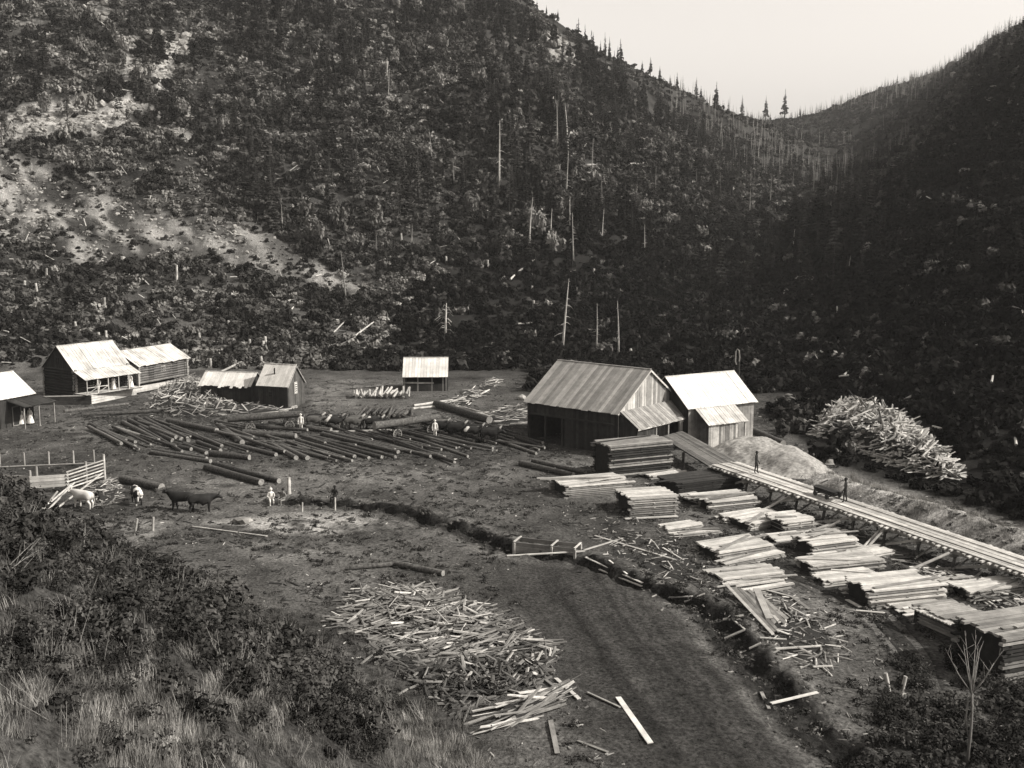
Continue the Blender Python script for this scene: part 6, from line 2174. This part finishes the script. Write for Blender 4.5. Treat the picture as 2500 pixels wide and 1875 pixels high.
# ------------------------------------------------------------------ foreground slope: brush above, dry grass below
FS = proto_col('near_shrub', [shrub_mesh(400 + i, (420, 300, 620, 420, 240, 500, 380)[i], (.10, .15, .07, .11, .18, .08, .12)[i], 'brushdark' if i < 3 else 'nearleaf', .75, True, 8) for i in range(7)])
GT = proto_col('dry_tuft', [grass_mesh(420 + i, 60, 1.0, 'grass') for i in range(4)])
GG = proto_col('green_tuft', [grass_mesh(440 + i, 50, .7, 'grassgreen', .3) for i in range(3)])
x, y, z, u, v = sample(16000, 9, 88, -.62, .1)
sd_ = side_of_toe(x, y)
gr = sstep(1630, 1810, v - (u - 300) * .06 + 170 * (fbm(x, y, 6, 3, 131) - .5) * 2) * (u < 1150)
toe_ = sstep(.5, 5, sd_)
keep = (sd_ > -.5) & (RNG.random(len(x)) < .9 * (1 - .9 * gr) * sstep(.3, .5, fbm(x, y, 5, 3, 133)))
sc = (.3 + 1.1 * RNG.random(len(x)) ** 2) * np.clip(y / 45, .4, 1.0) * (.35 + .65 * toe_) * np.where((y > 58), .7, 1)
scatter('slope_brush', np.stack([x, y, z - .08], 1)[keep], sc[keep], FS, 7, 'leafy dark brush on the near slope at lower left', 'brush')
x, y, z, u, v = sample(38000, 9, 80, -.62, .15)
sd_ = side_of_toe(x, y)
gr = sstep(1630, 1810, v - (u - 300) * .06 + 170 * (fbm(x, y, 6, 3, 131) - .5) * 2)
keep = (sd_ > -.5) & (RNG.random(len(x)) < .03 + .9 * gr * sstep(.3, .55, fbm(x, y, 3.5, 3, 135)))
sc = RNG.uniform(.18, .62, len(x))
scatter('dry_grass', np.stack([x, y, z - .03], 1)[keep], sc[keep], GT, 4, 'pale dry grass on the near slope at the bottom left', 'grass', tilt=.2)
keep = (sd_ > -2) & (RNG.random(len(x)) < .12)
scatter('green_grass', np.stack([x, y, z - .03], 1)[keep], RNG.uniform(.25, .7, keep.sum()), GG, 3, 'dull grass among the brush of the near slope', 'grass', tilt=.2)

# weeds, chips and clods on the yard
x, y, z, u, v = sample(36000, 40, 128, -.5, .5)
sd_ = side_of_toe(x, y)
offroad = np.ones(len(x), bool)
RDP = [hit(*p) for p in ((1370, 1350), (1400, 1420), (1490, 1540), (1600, 1680), (1740, 1860), (1900, 2080))]
dr_ = poly_dist(x, y, [(p.x, p.y) for p in RDP])
near_ditch = poly_dist(x, y, DITCH)
z1 = (u < 1300) & (v > 1230)            # rough ground left of the road
z2 = (u > 1380) & (v > 1230)            # lumber yard and rough ground right of the ditch
base_ = np.where(z1, .55, np.where(z2, .6, .2)) * sstep(.35, .6, fbm(x, y, 4, 3, 141))
base_ = np.where(near_ditch < 2.0, .55, base_)
keep = (sd_ < 1) & (dr_ > 4.2) & (RNG.random(len(x)) < base_)
WD = proto_col('yard_weed', [shrub_mesh(460 + i, 60, .16, 'brushdark' if i < 2 else 'brush', .5, False, 4) for i in range(4)])
scatter('yard_weeds', np.stack([x, y, z - .02], 1)[keep], RNG.uniform(.12, .5, keep.sum()), WD, 4, 'low weeds and clods dotting the yard', 'weeds')
hillfoot = inpoly(u, v, [(1850, 1000), (2000, 940), (2650, 860), (2650, 1345), (2420, 1268), (2250, 1205), (2120, 1166), (2010, 1120), (1930, 1060)])
keep = (sd_ < 1) & (dr_ > 3.5) & (RNG.random(len(x)) < np.where(z2, .5, .15)) & ~hillfoot
CHP = proto_col('wood_chip', [unit_slab(('slab', 'slabgrey', 'slabgrey', 'slabdark', 'slabgrey')[i], i) for i in range(5)])
n_ = keep.sum()
scatter('wood_chips', np.stack([x, y, z + .03], 1)[keep], RNG.uniform(.08, .5, n_) ** 1.3, CHP, 5, 'wood chips and bark bits littering the yard', 'chips', zs=RNG.uniform(.02, .08, n_), ys=RNG.uniform(.04, .14, n_))
# dry grass of the bank right of the tramway
x, y, z, u, v = sample(14000, 66, 118, .2, .56)
mk_ = soft_poly(u, v, BANK, 12) * .3 + sstep(2.4, 1.0, poly_dist(x, y, BERM))
keep = RNG.random(len(x)) < mk_ * .25
scatter('bank_grass', np.stack([x, y, z - .03], 1)[keep], RNG.uniform(.25, .6, keep.sum()), GT, 4, 'pale dry grass on the bank right of the tramway', 'grass', tilt=.25)
# bushes in the lower right corner
x, y, z, u, v = sample(2600, 38, 66, .28, .56)
keep = (u > 2120 + (1860 - v) * .35) & (v > 1560) & (RNG.random(len(x)) < .45 * sstep(.35, .55, fbm(x, y, 3, 3, 151)))
scatter('corner_brush', np.stack([x, y, z - .05], 1)[keep], RNG.uniform(.3, 1.0, keep.sum()), FS, 7, 'dark brush in the lower right corner', 'brush')

# ------------------------------------------------------------------ the bare forked tree at the lower right
p = hit(2358, 1880)
o = empty('bare_tree', p, 'bare forked young tree with fan of twigs at the lower right', 'tree')
sc = 1.0 / pxm(p)
k = MB()
def tp(u_, v_, dy=0.0): return Vector(((u_ - 2358) * sc, dy, (1880 - v_) * sc * 1.04))
k.tube([tp(2358, 1890), tp(2364, 1790), tp(2364, 1735), tp(2361, 1690)], [.065, .058, .05, .055], 8)
k.tube([tp(2360, 1800, .05), tp(2352, 1760, .1), tp(2355, 1700, .05)], [.035, .035, .03], 6)
k.obj('trunk', M['barkpale'], o, True)
for u_, v_, dy in ((2305, 1595, .6), (2320, 1560, -.5), (2342, 1545, .3), (2352, 1560, -.6), (2375, 1560, .5), (2418, 1580, -.3), (2395, 1600, .8), (2335, 1640, -.8), (2415, 1620, .2)):
    k = MB(); a = tp(2361, 1692); e_ = tp(u_, v_, dy); m_ = lerp(a, e_, .5) + Vector((0, 0, -.12))
    k.tube([a, m_, e_], [.028, .019, .007], 6)
    for q in (.55, .75, .9):
        c = lerp(a, e_, q); k.tube([c, c + Vector((random.uniform(-.35, .35), random.uniform(-.3, .3), random.uniform(.25, .6)))], [.014, .004], 4)
    k.obj('branch', M['barkpale'], o, True)

# felling slash: pale sticks strewn over the valley sides
x, y, z, u, v = sample(9000, 130, 420, -.5, .55)
blk = inpoly(u, v, [(900, 900), (960, 700), (1250, 560), (1500, 480), (1850, 500), (2100, 480), (2600, 300), (2600, 1250), (1300, 950)])
keep = (z > .8) & (RNG.random(len(x)) < np.where(blk, .025, .2)) & clear_of_buildings(x, y)
n_ = keep.sum()
SLP = proto_col('slash_stick', [unit_log('snag', i, 'snag') for i in range(5)])
L_ = RNG.uniform(.6, 3.2, n_)
scatter('felling_slash', np.stack([x, y, z + .45], 1)[keep], L_, SLP, 5, 'pale sticks and felling waste strewn over the slopes', 'sticks', zs=RNG.uniform(.04, .11, n_), ys=RNG.uniform(.04, .11, n_), tilt=.5)

# bark trodden into the yard
x, y, z, u, v = sample(30000, 60, 150, -.47, .3)
deck = soft_poly(u, v, [(180, 1000), (560, 1005), (1280, 1010), (1300, 1110), (900, 1130), (560, 1120), (350, 1110)], 20)
keep = (side_of_toe(x, y) < 0) & (RNG.random(len(x)) < .12 + .75 * deck) & clear_of_buildings(x, y, -.2) & (z < 2)
n_ = keep.sum()
BKP = proto_col('bark_bit', [unit_slab('barklitter', i) for i in range(5)])
scatter('bark_litter', np.stack([x, y, z + .02], 1)[keep], RNG.uniform(.15, 1.0, n_), BKP, 5, 'dark bark litter trodden into the yard and log deck', 'bark litter', zs=RNG.uniform(.02, .09, n_), ys=RNG.uniform(.06, .3, n_))

# thin valley air
hz = MB(); hz.box(-1600, 1600, -60, 2600, -12, 420)
ho = hz.obj('haze', [])
hm = bpy.data.materials.new('valley_air'); hm.use_nodes = True
hn = hm.node_tree; hn.nodes.clear()
pv = hn.nodes.new('ShaderNodeVolumePrincipled'); pv.inputs['Density'].default_value = 0.00009; pv.inputs['Color'].default_value = (1, .985, .965, 1)
hout = hn.nodes.new('ShaderNodeOutputMaterial'); hn.links.new(pv.outputs[0], hout.inputs['Volume'])
ho.data.materials.append(hm)
tag(ho, 'thin pale haze filling the valley', 'haze', None, 'stuff')

# tall dead stalks standing over the near brush
STK = []
for i in range(4):
    r_ = random.Random(900 + i); k = MB()
    for j in range(5):
        a = r_.uniform(0, 6.28); ln = r_.uniform(.15, .5); h = r_.uniform(.7, 1.5); b_ = Vector((r_.gauss(0, .12), r_.gauss(0, .12), -.05))
        e_ = b_ + Vector((math.cos(a) * ln, math.sin(a) * ln, h)); k.tube([b_, lerp(b_, e_, .5) + Vector((0, 0, .05)), e_], [.011, .008, .004], 4, cap=False)
        c = lerp(b_, e_, .6); k.tube([c, c + Vector((r_.gauss(0, .15), r_.gauss(0, .15), .25))], [.006, .003], 4, cap=False)
    STK.append(k.mesh('stalk', M['barkpale']))
STC = proto_col('dead_stalk', STK)
x, y, z, u, v = sample(2600, 12, 75, -.6, .1)
keep = (side_of_toe(x, y) > 0) & (RNG.random(len(x)) < .3)
scatter('dead_stalks', np.stack([x, y, z], 1)[keep], RNG.uniform(.5, 1.1, keep.sum()), STC, 4, 'thin dead stalks standing among the brush of the near slope', 'stalks', tilt=.25)

# scree: broken pale stones on the bare slope and under the outcrops
SCR = []
for i in range(4):
    r_ = random.Random(950 + i); bm = bmesh.new(); bmesh.ops.create_icosphere(bm, subdivisions=1, radius=1.0)
    for vt in bm.verts: vt.co = vt.co * r_.uniform(.7, 1.2); vt.co.z *= .6
    me = bpy.data.meshes.new('stone'); bm.to_mesh(me); bm.free(); me.materials.append(M['rock']); SCR.append(me)
SCC = proto_col('scree_stone', SCR)
x, y, z, u, v = sample(60000, 170, 330, -.5, -.1)
mk_ = np.maximum(soft_poly(u, v, BARE, 18) * .35, soft_poly(u, v, BARE2, 14) * .6)
for poly in ([(-40, 275), (140, 245), (330, 238), (355, 262), (310, 312), (200, 335), (120, 340), (-40, 340)], [(355, 70), (470, 80), (462, 128), (435, 155), (405, 225), (385, 270), (368, 170)], [(288, 85), (337, 88), (328, 165), (318, 240), (296, 200)], [(335, 236), (425, 290), (510, 365), (565, 395), (430, 335)], [(145, 355), (205, 400), (280, 475), (228, 442)]):
    mk_ = np.maximum(mk_, soft_poly(u, v, poly, 8))
st_ = fbm(x * .75 + y * .66, (y * .75 - x * .66) * .2, 2.6, 3, 47)
keep = (RNG.random(len(x)) < mk_ * (.15 + .85 * sstep(.42, .6, st_))) & (z > 3)
scatter('scree', np.stack([x, y, z], 1)[keep], .12 + .6 * RNG.random(keep.sum()) ** 3, SCC, 4, 'broken pale stones strewn over the bare left slope', 'stones', tilt=.5)
